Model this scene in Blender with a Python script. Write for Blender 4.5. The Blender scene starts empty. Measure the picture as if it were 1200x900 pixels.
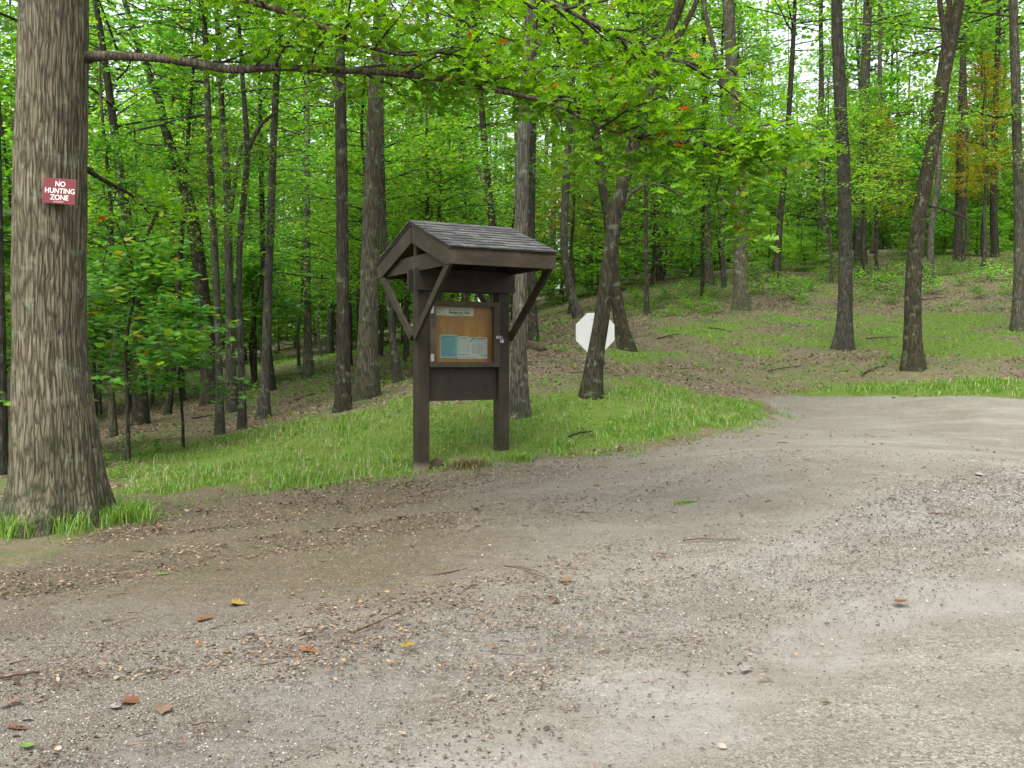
import bpy, math, random
import numpy as np
from mathutils import Vector, Matrix
R = math.radians
sc = bpy.context.scene
col = sc.collection
rng = np.random.default_rng(7)
random.seed(7)
# ------------------------------------------------------------------ camera, sky, sun, exposure
F = 1150.0
PITCH = math.atan(26 / F)
CAM = np.array([0.0, 0.0, 1.5])
cd = bpy.data.cameras.new('camera'); cam = bpy.data.objects.new('camera', cd); col.objects.link(cam)
cam.location = CAM; cam.rotation_euler = (R(90) - PITCH, 0, 0)
cd.sensor_width = 36; cd.lens = 36 * F / 1200; cd.clip_start = 0.05; cd.clip_end = 3000
sc.camera = cam
SUN_EL, SUN_AZ = 58, 205       # azimuth from +Y clockwise: high, behind the camera and a little to its left
world = bpy.data.worlds.new('World'); sc.world = world; world.use_nodes = True
wn = world.node_tree.nodes; wl = world.node_tree.links; wn.clear()
sky = wn.new('ShaderNodeTexSky'); sky.sky_type = 'NISHITA'; sky.sun_disc = False
sky.sun_elevation = R(SUN_EL); sky.sun_rotation = R(SUN_AZ); sky.dust_density = 4.0; sky.air_density = 1.0; sky.ozone_density = 1.0
hs = wn.new('ShaderNodeHueSaturation'); hs.inputs['Saturation'].default_value = 0.28; hs.inputs['Value'].default_value = 1.0
bg = wn.new('ShaderNodeBackground'); bg.inputs['Strength'].default_value = 0.15
wo = wn.new('ShaderNodeOutputWorld')
wl.new(sky.outputs[0], hs.inputs['Color']); wl.new(hs.outputs[0], bg.inputs['Color']); wl.new(bg.outputs[0], wo.inputs['Surface'])
sd = bpy.data.lights.new('sun', 'SUN'); sd.energy = 1.3; sd.angle = R(50); sd.color = (1.0, 0.965, 0.9)
sun = bpy.data.objects.new('sun', sd); col.objects.link(sun)
_a, _e = R(SUN_AZ), R(SUN_EL)
sdir = Vector((math.sin(_a) * math.cos(_e), math.cos(_a) * math.cos(_e), math.sin(_e)))
sun.rotation_euler = sdir.to_track_quat('Z', 'Y').to_euler(); sun.location = (0, 0, 40)
vs = sc.view_settings; vs.view_transform = 'Standard'; vs.look = 'None'; vs.gamma = 1; vs.use_curve_mapping = False
vs.exposure = 1.62
sc.render.engine = 'CYCLES'
cy = sc.cycles
cy.max_bounces = 9; cy.diffuse_bounces = 6; cy.glossy_bounces = 2; cy.transmission_bounces = 6; cy.transparent_max_bounces = 6
cy.use_denoising = True; cy.caustics_reflective = False; cy.caustics_refractive = False
cy.use_adaptive_sampling = True; cy.adaptive_threshold = 0.02

# ------------------------------------------------------------------ pixel rays of the 1200x900 photograph
def ray(px, py):
    a = (px - 600) / F; b = (450 - py) / F
    return np.array([a, math.cos(PITCH) + b * math.sin(PITCH), -math.sin(PITCH) + b * math.cos(PITCH)])
def at(px, py, Y):
    d = ray(px, py); return CAM + d * (Y / d[1])

# ------------------------------------------------------------------ noise
def _h(ix, iy, iz):
    n = (ix.astype(np.int64) * 374761393 + iy.astype(np.int64) * 668265263 + iz.astype(np.int64) * 2147483647) & 0xffffffff
    n = ((n ^ (n >> 13)) * 1274126177) & 0xffffffff
    n = ((n ^ (n >> 16)) * 2246822519) & 0xffffffff
    return ((n ^ (n >> 15)) & 0xffffff) / float(0xffffff)
def vn(x, y, z=0.0):
    x, y, z = np.broadcast_arrays(np.asarray(x, float), np.asarray(y, float), np.asarray(z, float))
    ix, iy, iz = np.floor(x), np.floor(y), np.floor(z)
    fx, fy, fz = x - ix, y - iy, z - iz
    fx = fx * fx * (3 - 2 * fx); fy = fy * fy * (3 - 2 * fy); fz = fz * fz * (3 - 2 * fz)
    r = 0
    for dx in (0, 1):
        for dy in (0, 1):
            for dz in (0, 1):
                w = (fx if dx else 1 - fx) * (fy if dy else 1 - fy) * (fz if dz else 1 - fz)
                r = r + w * _h(ix + dx, iy + dy, iz + dz)
    return r
def fbm(x, y, z=0.0, o=3):
    r = 0; a = .5; s = 0
    for i in range(o):
        r = r + a * vn(np.asarray(x) * 2 ** i + 17.3 * i, np.asarray(y) * 2 ** i + 5.1 * i, np.asarray(z) * 2 ** i); s += a; a *= .5
    return r / s

# ------------------------------------------------------------------ terrain: a smooth sheet through surveyed points
CP = []
def cp(px, py, Y): CP.append(at(px, py, Y))
for t in [(0, 900, 3.6), (600, 900, 3.65), (1200, 900, 3.6), (600, 700, 5.95), (0, 700, 5.8), (600, 600, 8.6), (1000, 700, 5.9), (1200, 700, 5.85),
          (1200, 600, 8.0), (900, 550, 9.4), (800, 600, 8.4), (494, 554, 11.0), (588, 529, 11.55), (700, 531, 11.4), (880, 490, 15.3), (1000, 464, 18.6), (1200, 467, 17.2),
          (1100, 520, 11.6), (900, 465, 18.0), (860, 463, 17.6), (400, 620, 8.0), (250, 590, 9.4), (130, 600, 9.2),
          (988, 408, 22.6), (1071, 432, 20.0), (869, 363, 29.0), (1193, 387, 25.0), (1100, 372, 29.), (950, 372, 29.),
          (960, 440, 20.3), (1180, 440, 19.2), (1200, 300, 42.), (900, 330, 38.), (1000, 295, 50.), (735, 411, 21.), (680, 372, 27.), (640, 400, 22.), (760, 372, 30.), (700, 338, 45.),
          (697, 440, 16.3), (694, 463, 14.), (608, 489, 13.3), (780, 440, 17.5), (430, 466, 16.), (402, 481, 15.), (465, 449, 19.),
          (560, 430, 24.), (500, 400, 45.), (130, 560, 11.8), (165, 497, 21.), (196, 487, 24.), (247, 473, 24.), (300, 440, 35.), (400, 420, 35.), (362, 443, 30.),
          (258, 510, 18.), (284, 504, 18.5), (309, 490, 20.), (272, 483, 22.), (100, 475, 33.), (30, 470, 55.), (300, 412, 70.), (160, 440, 60.), (65, 618, 8.3), (10, 560, 12.)]:
    cp(*t)
for x, y, z in [(12, -8, -1.5), (-12, -8, -1.6), (0, -22, -1.7), (25, 15, -.5), (22, 2, -1.1), (0, 85, 5.5), (-50, 85, .5), (50, 80, 9), (90, 40, 6), (-60, 30, -2.6),
                (-30, 5, -2.1), (-40, -40, -2.4), (40, -40, -1.8), (80, -5, 0), (-14, 12, -1.9), (35, 30, 3.2), (30, 55, 6.2), (-25, 50, -.9), (-20, 22, -2.0), (15, 20, -.35)]:
    CP.append(np.array([x, y, z + 1.5]))
CP = np.array(CP)
# the far points weigh in through a radius-compressed plane so near detail and far trend share one spline
def warp(x, y):
    r = np.hypot(x, y) + 1e-6; s = np.log1p(r / 6.0) * 6.0 / r
    return x * s, y * s
def _U(d2): return 0.5 * d2 * np.log(d2 + 1e-9)
_wx, _wy = warp(CP[:, 0], CP[:, 1])
_n = len(CP)
_K = _U((_wx[:, None] - _wx) ** 2 + (_wy[:, None] - _wy) ** 2) + np.eye(_n) * 0.02
_P = np.stack([np.ones(_n), _wx, _wy], 1)
_A = np.block([[_K, _P], [_P.T, np.zeros((3, 3))]])
_W = np.linalg.solve(_A, np.concatenate([CP[:, 2], np.zeros(3)]))
def terr(x, y):
    x = np.atleast_1d(np.asarray(x, float)); y = np.atleast_1d(np.asarray(y, float))
    r = np.hypot(x, y); k = np.minimum(1, 88 / np.maximum(r, 1e-6))
    X, Y = warp(x * k, y * k)
    out = np.empty(len(X))
    for i in range(0, len(X), 20000):
        s = slice(i, i + 20000)
        d2 = (X[s, None] - _wx) ** 2 + (Y[s, None] - _wy) ** 2
        out[s] = _U(d2) @ _W[:_n] + _W[_n] + _W[_n + 1] * X[s] + _W[_n + 2] * Y[s]
    return out
def tz(x, y): return float(terr(x, y)[0])
def hit(px, py):
    d = ray(px, py); ts = np.concatenate([np.linspace(2, 30, 900), np.linspace(30, 120, 900)[1:]]) / d[1]
    P = CAM[None] + ts[:, None] * d
    g = P[:, 2] - terr(P[:, 0], P[:, 1]); i = np.nonzero(g < 0)[0]
    i = i[0] if len(i) else len(ts) - 1
    if i == 0: return P[0][:2]
    t = g[i - 1] / (g[i - 1] - g[i] + 1e-9); return (P[i - 1] * (1 - t) + P[i] * t)[:2]
def sdpoly(x, y, poly):
    """signed distance to polygon, positive inside"""
    poly = np.asarray(poly); d = np.full(len(x), 1e9); ins = np.zeros(len(x), bool)
    for i in range(len(poly)):
        a = poly[i - 1]; b = poly[i]; ex, ey = b - a
        t = np.clip(((x - a[0]) * ex + (y - a[1]) * ey) / (ex * ex + ey * ey + 1e-12), 0, 1)
        d = np.minimum(d, np.hypot(x - a[0] - t * ex, y - a[1] - t * ey))
        c = ((a[1] > y) != (b[1] > y))
        with np.errstate(divide='ignore', invalid='ignore'):
            ins ^= c & (x < (b[0] - a[0]) * (y - a[1]) / (b[1] - a[1] + 1e-12) + a[0])
    return np.where(ins, d, -d)
road_edge = [hit(*p) for p in [(0, 668), (60, 650), (130, 622), (175, 596), (240, 584), (330, 575), (400, 569), (470, 560), (540, 549), (610, 541), (700, 534), (780, 524), (845, 507), (888, 494), (908, 482), (896, 472), (870, 465.5), (862, 463.5)]]
ROAD = [(-40, 0.5), (-9, 4.6)] + [tuple(p) for p in road_edge] + [tuple(hit(*p)) for p in [(930, 463), (1000, 464.5), (1100, 466), (1200, 467)]] + [(14, 15.2), (22, 12.), (45, 6), (45, -30), (-40, -30)]
GRASS = [tuple(hit(*p)) for p in [(132, 585), (180, 592), (240, 582), (330, 573), (400, 567), (470, 558), (540, 547), (610, 540), (700, 533), (780, 523), (845, 506), (888, 493), (906, 482), (896, 472), (860, 464),
          (800, 458), (740, 452), (690, 462), (640, 462), (600, 470), (500, 470), (430, 478), (380, 490), (300, 505), (210, 522), (140, 540), (110, 560)]]
LAWN = [tuple(hit(*p)) for p in [(700, 414), (790, 388), (900, 377), (1000, 370), (1100, 370), (1230, 370), (1230, 415), (1120, 420), (1000, 414), (880, 414), (800, 420), (730, 428)]]
VERGE = [tuple(hit(*p)) for p in [(930, 462.5), (1000, 464), (1100, 465.5), (1215, 466.5), (1215, 446), (1100, 448), (990, 452)]]
def masks(x, y):
    n = fbm(x * .9, y * .9, 3.1) - .5; n2 = fbm(x * 3.1, y * 3.1, 9.) - .5; n3 = fbm(x * .35 + 9, y * .35, 5.) - .5
    s = lambda v, a, b: np.clip((v - a) / (b - a), 0, 1)
    r = sdpoly(x, y, ROAD); g = sdpoly(x, y, GRASS); l = sdpoly(x, y, LAWN); v = sdpoly(x, y, VERGE)
    rr = s(r + n * .35 + n2 * .22, -.10, .12)
    gg = s(g + n * 1.9 + n2 * 1.1, -.35, .30) * (1 - s(r + n2 * 1.0 + n * .4, -.12, .42))
    patch = s(n3 + n * .5, -.02, .12)
    ll = s(l + n * 2.2, -.8, .6) * (.45 + .55 * s(n + n2 * .6, -.12, .1))
    vv = s(v + n * .8, -.3, .15) * (1 - s(r, -.05, .1))
    gl = np.clip(np.maximum.reduce([gg, ll, vv, patch * .42 * (1 - s(r, -.6, 0))]), 0, 1)
    return rr, gg, gl, ll, vv, r

# ------------------------------------------------------------------ mesh helpers
def arrmesh(name, V, T, mat=None, smooth=False, n=None):
    """V (N,3), T (M,k) faces of equal size, or a list of such arrays"""
    me = bpy.data.meshes.new(name)
    Ts = T if isinstance(T, list) else [T]
    loops = np.concatenate([t.reshape(-1) for t in Ts]).astype(np.int32)
    tot = np.concatenate([np.full(len(t), t.shape[1]) for t in Ts]).astype(np.int32)
    st = np.concatenate([[0], np.cumsum(tot)[:-1]]).astype(np.int32)
    me.vertices.add(len(V)); me.vertices.foreach_set('co', np.asarray(V, np.float32).reshape(-1))
    me.loops.add(len(loops)); me.loops.foreach_set('vertex_index', loops)
    me.polygons.add(len(tot)); me.polygons.foreach_set('loop_start', st); me.polygons.foreach_set('loop_total', tot)
    if smooth: me.polygons.foreach_set('use_smooth', np.ones(len(tot), bool))
    for m in (mat if isinstance(mat, (list, tuple)) else [mat]):
        if m: me.materials.append(m)
    me.update(calc_edges=True)
    return me
def link(name, me, parent=None, loc=(0, 0, 0)):
    o = bpy.data.objects.new(name, me); col.objects.link(o); o.parent = parent; o.location = loc; return o
def tag(o, label=None, cat=None, group=None, kind=None):
    if label: o['label'] = label
    if cat: o['category'] = cat
    if group: o['group'] = group
    if kind: o['kind'] = kind
    return o
def empty(name, loc, label, cat, group=None, rz=0.0):
    o = bpy.data.objects.new(name, None); col.objects.link(o); o.location = loc; o.rotation_euler = (0, 0, rz); o.empty_display_size = .2
    return tag(o, label, cat, group)
class MB:
    def __init__(s): s.v = []; s.f = []; s.n = 0; s.m = []
    def add(s, V, Fs, mi=0):
        V = np.asarray(V, float); s.v.append(V)
        for f in Fs: s.f.append([int(i) + s.n for i in f]); s.m.append(mi)
        s.n += len(V)
    def box(s, a, b, mi=0, rot=None, org=(0, 0, 0)):
        x0, y0, z0 = a; x1, y1, z1 = b
        V = np.array([(x, y, z) for z in (z0, z1) for y in (y0, y1) for x in (x0, x1)], float)
        if rot is not None: V = np.array([list(Matrix(rot) @ Vector(v)) for v in V])
        V = V + np.array(org)
        s.add(V, [(0, 2, 3, 1), (4, 5, 7, 6), (0, 1, 5, 4), (2, 6, 7, 3), (0, 4, 6, 2), (1, 3, 7, 5)], mi)
    def prism(s, poly, lo, hi, axis=0, mi=0):
        """poly of 2D points in the two axes other than `axis`"""
        n = len(poly); V = []
        for h in (lo, hi):
            for p in poly:
                q = list(p); q.insert(axis, h); V.append(q)
        s.add(V, [tuple(range(n))[::-1], tuple(range(n, 2 * n))] + [(i, (i + 1) % n, n + (i + 1) % n, n + i) for i in range(n)], mi)
    def tube(s, P, r, sides=8, mi=0, cap=True):
        V, Fq = tube(P, r, sides); s.add(V, Fq, mi)
        if cap:
            n = len(P); base = s.n - len(V)
            s.f.append([base + i for i in range(sides)][::-1]); s.m.append(mi)
            s.f.append([base + (n - 1) * sides + i for i in range(sides)]); s.m.append(mi)
    def build(s, name, mats, parent=None, bevel=0.0, smooth=False, loc=(0, 0, 0)):
        me = bpy.data.meshes.new(name); me.from_pydata([tuple(v) for v in np.concatenate(s.v)], [], s.f)
        for m in (mats if isinstance(mats, (list, tuple)) else [mats]): me.materials.append(m)
        me.polygons.foreach_set('material_index', s.m)
        import bmesh
        bm = bmesh.new(); bm.from_mesh(me); bmesh.ops.recalc_face_normals(bm, faces=bm.faces)
        if bevel: bmesh.ops.bevel(bm, geom=list(bm.edges), offset=bevel, segments=2, affect='EDGES', profile=.7)
        bm.to_mesh(me); bm.free()
        if smooth: me.polygons.foreach_set('use_smooth', np.ones(len(me.polygons), bool))
        me.update(); return link(name, me, parent, loc)
def tube(P, r, sides=8, rmul=None):
    P = np.asarray(P, float); n = len(P); r = np.broadcast_to(np.asarray(r, float), (n,))
    T = np.gradient(P, axis=0); T /= np.linalg.norm(T, axis=1)[:, None] + 1e-9
    ref = np.array([0, 1., 0]) if abs(T[:, 1]).mean() < .8 else np.array([1., 0, 0])
    A = np.cross(T, ref); A /= np.linalg.norm(A, axis=1)[:, None]; B = np.cross(T, A)
    th = np.arange(sides) / sides * 2 * np.pi
    rr = r[:, None] * (np.ones((n, sides)) if rmul is None else rmul)
    V = P[:, None] + rr[..., None] * (A[:, None] * np.cos(th)[None, :, None] + B[:, None] * np.sin(th)[None, :, None])
    i = np.arange(n - 1)[:, None] * sides; j = np.arange(sides)[None]; k = (j + 1) % sides
    Fq = np.stack([i + j, i + k, i + sides + k, i + sides + j], -1).reshape(-1, 4)[:, ::-1]
    return V.reshape(-1, 3), Fq
def resample(P, W, step):
    P = np.asarray(P, float); W = np.asarray(W, float)
    for _ in range(2 if len(P) > 2 else 0):      # corner cutting keeps the ends
        Q = [P[0]]; w = [W[0]]
        for i in range(len(P) - 1):
            Q += [P[i] * .75 + P[i + 1] * .25, P[i] * .25 + P[i + 1] * .75]; w += [W[i] * .75 + W[i + 1] * .25, W[i] * .25 + W[i + 1] * .75]
        Q.append(P[-1]); w.append(W[-1]); P = np.array(Q); W = np.array(w)
    L = np.concatenate([[0], np.cumsum(np.linalg.norm(np.diff(P, axis=0), axis=1))])
    n = max(3, int(L[-1] / step) + 1); t = np.linspace(0, L[-1], n)
    return np.stack([np.interp(t, L, P[:, k]) for k in range(3)], 1), np.interp(t, L, W)

# ------------------------------------------------------------------ materials
class NT:
    def __init__(s, name):
        s.m = bpy.data.materials.new(name); s.m.use_nodes = True; s.t = s.m.node_tree; s.t.nodes.clear()
        s.out = s.t.nodes.new('ShaderNodeOutputMaterial')
    def n(s, typ, ins=None, **kw):
        nd = s.t.nodes.new('ShaderNode' + typ)
        for k, v in kw.items(): setattr(nd, k, v)
        for k, v in (ins or {}).items():
            i = nd.inputs[k]
            if isinstance(v, bpy.types.NodeSocket): s.t.links.new(v, i)
            else:
                if isinstance(v, tuple) and len(v) == 3 and i.type == 'RGBA': v = v + (1,)
                i.default_value = v
        return nd
    def coord(s, scale=(1, 1, 1), kind='Object', rot=(0, 0, 0)):
        if kind == 'World': c = s.n('NewGeometry').outputs['Position']
        else: c = s.n('TexCoord').outputs[kind]
        return s.n('Mapping', {'Vector': c, 'Scale': scale, 'Rotation': rot}).outputs[0]
    def noise(s, v, scale, detail=4, rough=.55, dist=0.0): return s.n('TexNoise', {'Vector': v, 'Scale': scale, 'Detail': detail, 'Roughness': rough, 'Distortion': dist}).outputs['Fac']
    def vor(s, v, scale, feature='F1', out='Distance', rnd=1.0): return s.n('TexVoronoi', {'Vector': v, 'Scale': scale, 'Randomness': rnd}, feature=feature).outputs[out]
    def ramp(s, f, stops, interp='LINEAR'):
        r = s.n('ValToRGB', {'Fac': f}); e = r.color_ramp.elements; r.color_ramp.interpolation = interp
        while len(e) < len(stops): e.new(.5)
        for el, (p, c) in zip(e, stops): el.position = p; el.color = (c + (1,)) if isinstance(c, tuple) else (c, c, c, 1)
        return r.outputs[0]
    def mix(s, f, a, b, mode='MIX'):
        m = s.n('Mix', data_type='RGBA', blend_type=mode)
        for idx, v in ((0, f), (6, a), (7, b)):
            i = m.inputs[idx]
            if isinstance(v, bpy.types.NodeSocket): s.t.links.new(v, i)
            else: i.default_value = v if idx == 0 else ((v + (1,)) if isinstance(v, tuple) else (v, v, v, 1))
        return m.outputs[2]
    def math(s, op, a, b=0.0, clamp=False):
        m = s.n('Math', operation=op, use_clamp=clamp)
        for i, v in enumerate((a, b)):
            if isinstance(v, bpy.types.NodeSocket): s.t.links.new(v, m.inputs[i])
            else: m.inputs[i].default_value = v
        return m.outputs[0]
    def bump(s, h, strength=.5, dist=.01, normal=None):
        d = {'Height': h, 'Strength': strength, 'Distance': dist}
        if normal is not None: d['Normal'] = normal
        return s.n('Bump', d).outputs[0]
    def pbr(s, col, rough=.8, normal=None, metal=0.0, spec=.3):
        d = {'Base Color': col, 'Roughness': rough, 'Metallic': metal, 'Specular IOR Level': spec}
        if normal is not None: d['Normal'] = normal
        p = s.n('BsdfPrincipled', d); s.t.links.new(p.outputs[0], s.out.inputs[0]); return s.m
def leaf_mat(name, stops, trans=.45, hue_var=.03, val=(.75, 1.25)):
    t = NT(name)
    isl = t.n('NewGeometry').outputs['Random Per Island']; ob = t.n('ObjectInfo').outputs['Random']
    c = t.ramp(isl, stops)
    h = t.math('ADD', t.math('MULTIPLY', ob, hue_var), .5 - hue_var / 2)
    v = t.math('ADD', t.math('MULTIPLY', t.math('FRACT', t.math('MULTIPLY', ob, 7.31)), val[1] - val[0]), val[0])
    c = t.n('HueSaturation', {'Hue': h, 'Saturation': 1.0, 'Value': v, 'Color': c}).outputs[0]
    p = t.n('BsdfPrincipled', {'Base Color': c, 'Roughness': .36, 'Specular IOR Level': .5})
    tc = t.n('HueSaturation', {'Hue': .487, 'Saturation': 1.08, 'Value': 1.7, 'Color': c}).outputs[0]
    tr = t.n('BsdfTranslucent', {'Color': tc})
    mx = t.n('MixShader', {0: trans, 1: p.outputs[0], 2: tr.outputs[0]})
    t.t.links.new(mx.outputs[0], t.out.inputs[0]); return t.m
G1, G2, G3, G4 = (.05, .135, .020), (.08, .205, .024), (.115, .26, .028), (.18, .30, .04)
LEAF = leaf_mat('leaf_green', [(0, G1), (.45, G2), (.85, G3), (.985, G4), (1, (.35, .22, .02))], trans=.58, val=(.78, 1.45))
LEAFB = leaf_mat('leaf_bright_oak', [(0, (0.0714, 0.1764, 0.0144)), (.5, (0.1008, 0.2352, 0.018)), (.94, (0.1344, 0.2842, 0.024)), (.985, (0.1764, 0.2744, 0.036)), (.992, (0.294, 0.1274, 0.024)), (1, (0.168, 0.0686, 0.018))], trans=.5, hue_var=.0, val=(1, 1))
LEAFM = leaf_mat('leaf_maple', [(0, (.045, .15, .022)), (.6, (.075, .205, .03)), (.96, (.11, .21, .02)), (1, (.3, .2, .02))], trans=.4)
LEAFY = leaf_mat('leaf_autumn', [(0, (.32, .22, .02)), (.25, (.36, .28, .02)), (.42, (.30, .14, .015)), (.5, (.12, .20, .02)), (1, (.09, .20, .02))], trans=.5)
GRASSM = leaf_mat('grass_blade', [(0, (0.0629, 0.1564, 0.0135)), (.45, (0.0962, 0.2162, 0.01875)), (.75, (0.1406, 0.2576, 0.02625)), (.88, (0.185, 0.2668, 0.0525)), (1, (0.296, 0.3128, 0.1275))], trans=.35, hue_var=0, val=(1, 1))
STRAW = leaf_mat('dry_grass', [(0, (0.255, 0.2125, 0.1105)), (.6, (0.187, 0.1615, 0.0765)), (1, (0.119, 0.1445, 0.034))], trans=.2, hue_var=0, val=(1, 1))
LITM = leaf_mat('litter_leaf', [(0, (0.0612, 0.03876, 0.0255)), (.35, (0.1224, 0.0816, 0.05304)), (.7, (0.204, 0.1478, 0.102)), (.93, (0.2856, 0.2142, 0.153)), (1, (0.2652, 0.1326, 0.051))], trans=.08, hue_var=0, val=(1, 1))
DEBM = leaf_mat('bark_debris', [(0, (.03, .018, .012)), (.6, (.075, .045, .03)), (1, (.15, .09, .055))], trans=.0, hue_var=0, val=(1, 1))

def bark_mat(name, dark, mid, light, ridge=9.0, moss=.35, lichen=.3, bumpd=.02, mossh=.7):
    t = NT(name)
    w = t.coord((1, 1, .10)); w3 = t.coord((1, 1, 1))
    wob = t.noise(w3, 3, 3)
    wv = t.n('VectorMath', {0: w, 1: t.n('Combxyz' if False else 'CombineXYZ', {0: t.math('MULTIPLY', wob, .05), 1: t.math('MULTIPLY', wob, .05), 2: 0.0}).outputs[0]}, operation='ADD').outputs[0]
    v = t.vor(wv, ridge, 'DISTANCE_TO_EDGE'); n = t.noise(t.coord((1, 1, .2)), ridge * 2.2, 6, .65); fine = t.noise(w3, 60, 5, .7)
    h = t.math('ADD', t.math('MULTIPLY', t.math('MINIMUM', v, .22), 2.6), t.math('MULTIPLY', n, .55))
    h = t.math('ADD', h, t.math('MULTIPLY', fine, .25))
    c = t.ramp(h, [(.28, dark), (.58, mid), (.95, light)])
    big = t.noise(t.coord((1, 1, .35)), 2.2, 3)
    c = t.mix(t.ramp(big, [(.35, 0.0), (.7, .45)]), c, tuple(x * .62 for x in mid))
    li = t.ramp(t.noise(w3, 7, 5, .62), [(.56, 0.0), (.66, lichen)])
    c = t.mix(li, c, (.27, .31, .22))
    z = t.n('SeparateXYZ', {0: t.coord()}).outputs[2]
    mz = t.math('MULTIPLY', t.math('SUBTRACT', 1.0, t.math('DIVIDE', z, mossh), True), t.ramp(t.noise(w3, 5, 4), [(.35, 0.0), (.6, 1.0)]))
    ms = t.math('MULTIPLY', t.math('ADD', mz, t.math('MULTIPLY', t.ramp(t.noise(w3, 3.2, 5), [(.55, 0.0), (.72, 1.0)]), .3)), moss, True)
    c = t.mix(ms, c, (.020, .029, .011))
    ob = t.n('ObjectInfo').outputs['Random']
    c = t.n('HueSaturation', {'Hue': .5, 'Saturation': t.math('ADD', t.math('MULTIPLY', t.math('FRACT', t.math('MULTIPLY', ob, 5.7)), .6), .75), 'Value': t.math('ADD', t.math('MULTIPLY', ob, .55), .68), 'Color': c}).outputs[0] if not name.endswith('oak') else c
    return t.pbr(c, .92, t.bump(h, .9, bumpd), spec=.15)
BARK_OAK = bark_mat('bark_oak', (0.02168, 0.01764, 0.0111), (0.0843, 0.07291, 0.04746), (0.1625, 0.1434, 0.09688), 30, 1.0, .3, .014, 1.5)
BARK = bark_mat('bark_grey', (0.0128, 0.01142, 0.007744), (0.0464, 0.04325, 0.02886), (0.092, 0.0865, 0.05984), 30, .85, .28, .010)
BARK_DARK = bark_mat('bark_dark', (0.0085, 0.007803, 0.005236), (0.0238, 0.02168, 0.01421), (0.051, 0.04768, 0.03216), 30, .6, .25, .010)
BARK_FAR = bark_mat('bark_far', (0.0119, 0.0104, 0.006732), (0.0323, 0.02948, 0.01945), (0.06375, 0.05982, 0.04039), 20, .45, .2, .01)
TWIG = NT('twig'); TWIG = TWIG.pbr((.028, .022, .016), .9)

BARK_LIMB = bark_mat('bark_limb', (.014, .011, .008), (.040, .032, .023), (.085, .07, .052), 30, .0, .12, .008)
def wood_mat(name, c0, c1, wear=None, ax=(1, 1, 1), mud=0):
    t = NT(name); w = t.coord(ax)
    g = t.noise(w, 18, 6, .65, .3); g2 = t.noise(w, 60, 4, .7); b = t.noise(t.coord(), 3.5, 4)
    c = t.mix(g, c0, c1); c = t.mix(t.math('MULTIPLY', t.ramp(g2, [(.35, 1.0), (.5, 0.0)]), .45), c, tuple(x * .5 for x in c0))
    c = t.mix(t.ramp(b, [(.45, 0.0), (.75, .55)]), c, tuple(min(1, x * 2.0) for x in c1))
    c = t.mix(t.ramp(t.noise(t.coord(), 11, 5, .7), [(.58, 0.0), (.70, .6)]), c, tuple(x * .45 for x in c0))
    if wear: c = t.mix(t.ramp(t.noise(w, 7, 6, .7), [(.54, 0.0), (.68, .75)]), c, wear)
    if mud:
        zz = t.math('ADD', t.n('SeparateXYZ', {0: t.coord()}).outputs[2], t.math('MULTIPLY', b, .05))
        c = t.mix(t.ramp(zz, [(.13, .75), (.20, 0.0)]), c, (.20, .165, .115))
    h = t.math('ADD', g, t.math('MULTIPLY', g2, .5))
    return t.pbr(c, .7, t.bump(h, .55, .004), spec=.3)
WOODV = wood_mat('stained_wood_upright', (0.01519, 0.0121, 0.006855), (0.03132, 0.02509, 0.01443), None, (2.088, 1.971, 0.1155), 1)
WOODH = wood_mat('stained_wood_board', (0.01519, 0.0121, 0.006855), (0.03227, 0.02599, 0.01515), None, (0.1519, 1.971, 1.588))
WOODG = wood_mat('stained_wood_gable', (0.01614, 0.013, 0.007216), (0.03512, 0.02868, 0.0166), None, (2.088, 0.1434, 1.588))
FASC = wood_mat('worn_fascia_wood', (0.01939, 0.01471, 0.008659), (0.04583, 0.03288, 0.0202), (0.09695, 0.05624, 0.03031), (0.141, 1.903, 1.876))
FRAMEM = wood_mat('case_frame_wood', (0.03227, 0.02599, 0.0166), (0.05885, 0.04929, 0.03247), None, (1.424, 1.971, 1.082))
PANELM = wood_mat('panel_plywood', (0.01709, 0.01344, 0.007938), (0.02658, 0.02151, 0.01299), None, (0.9492, 1.971, 0.2165))
def ply():
    t = NT('back_plywood'); w = t.coord((1, 1, .25)); g = t.noise(w, 9, 6, .65, .6); b = t.noise(t.coord(), 4, 4)
    c = t.ramp(g, [(.3, (.33, .13, .025)), (.6, (.50, .24, .06)), (.8, (.58, .34, .11))])
    x = t.n('SeparateXYZ', {0: t.coord()}).outputs[0]
    c = t.mix(t.ramp(b, [(.4, 0.0), (.7, .55)]), c, (.30, .17, .045))
    c = t.mix(t.ramp(t.math('ADD', x, t.math('MULTIPLY', b, .2)), [(.36, .75), (.46, 0.0)]), c, (.40, .14, .02))
    return t.pbr(c, .6, t.bump(g, .3, .002))
PLY = ply()
def simple(name, c, rough=.6, metal=0.0, spec=.4, var=.12, sc_=20, bump=.0):
    t = NT(name); n = t.noise(t.coord(), sc_, 5, .6)
    cc = t.mix(n, tuple(x * (1 - var) for x in c), tuple(min(1, x * (1 + var)) for x in c))
    return t.pbr(cc, rough, t.bump(n, bump, .003) if bump else None, metal, spec)
PAPER = simple('paper', (0.527, 0.5355, 0.493)); PAPERB = simple('blue_paper', (0.187, 0.391, 0.391)); PAPERH = simple('header_paper', (.56, .57, .44)); INK = simple('ink', (.012, .013, .012)); INKG = simple('ink_grey', (.14, .15, .14)); INKR = simple('ink_soft_red', (0.289, 0.221, 0.204)); INKB = simple('ink_blue', (.04, .13, .18)); INKO = simple('ink_olive', (.03, .035, .008))
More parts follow.
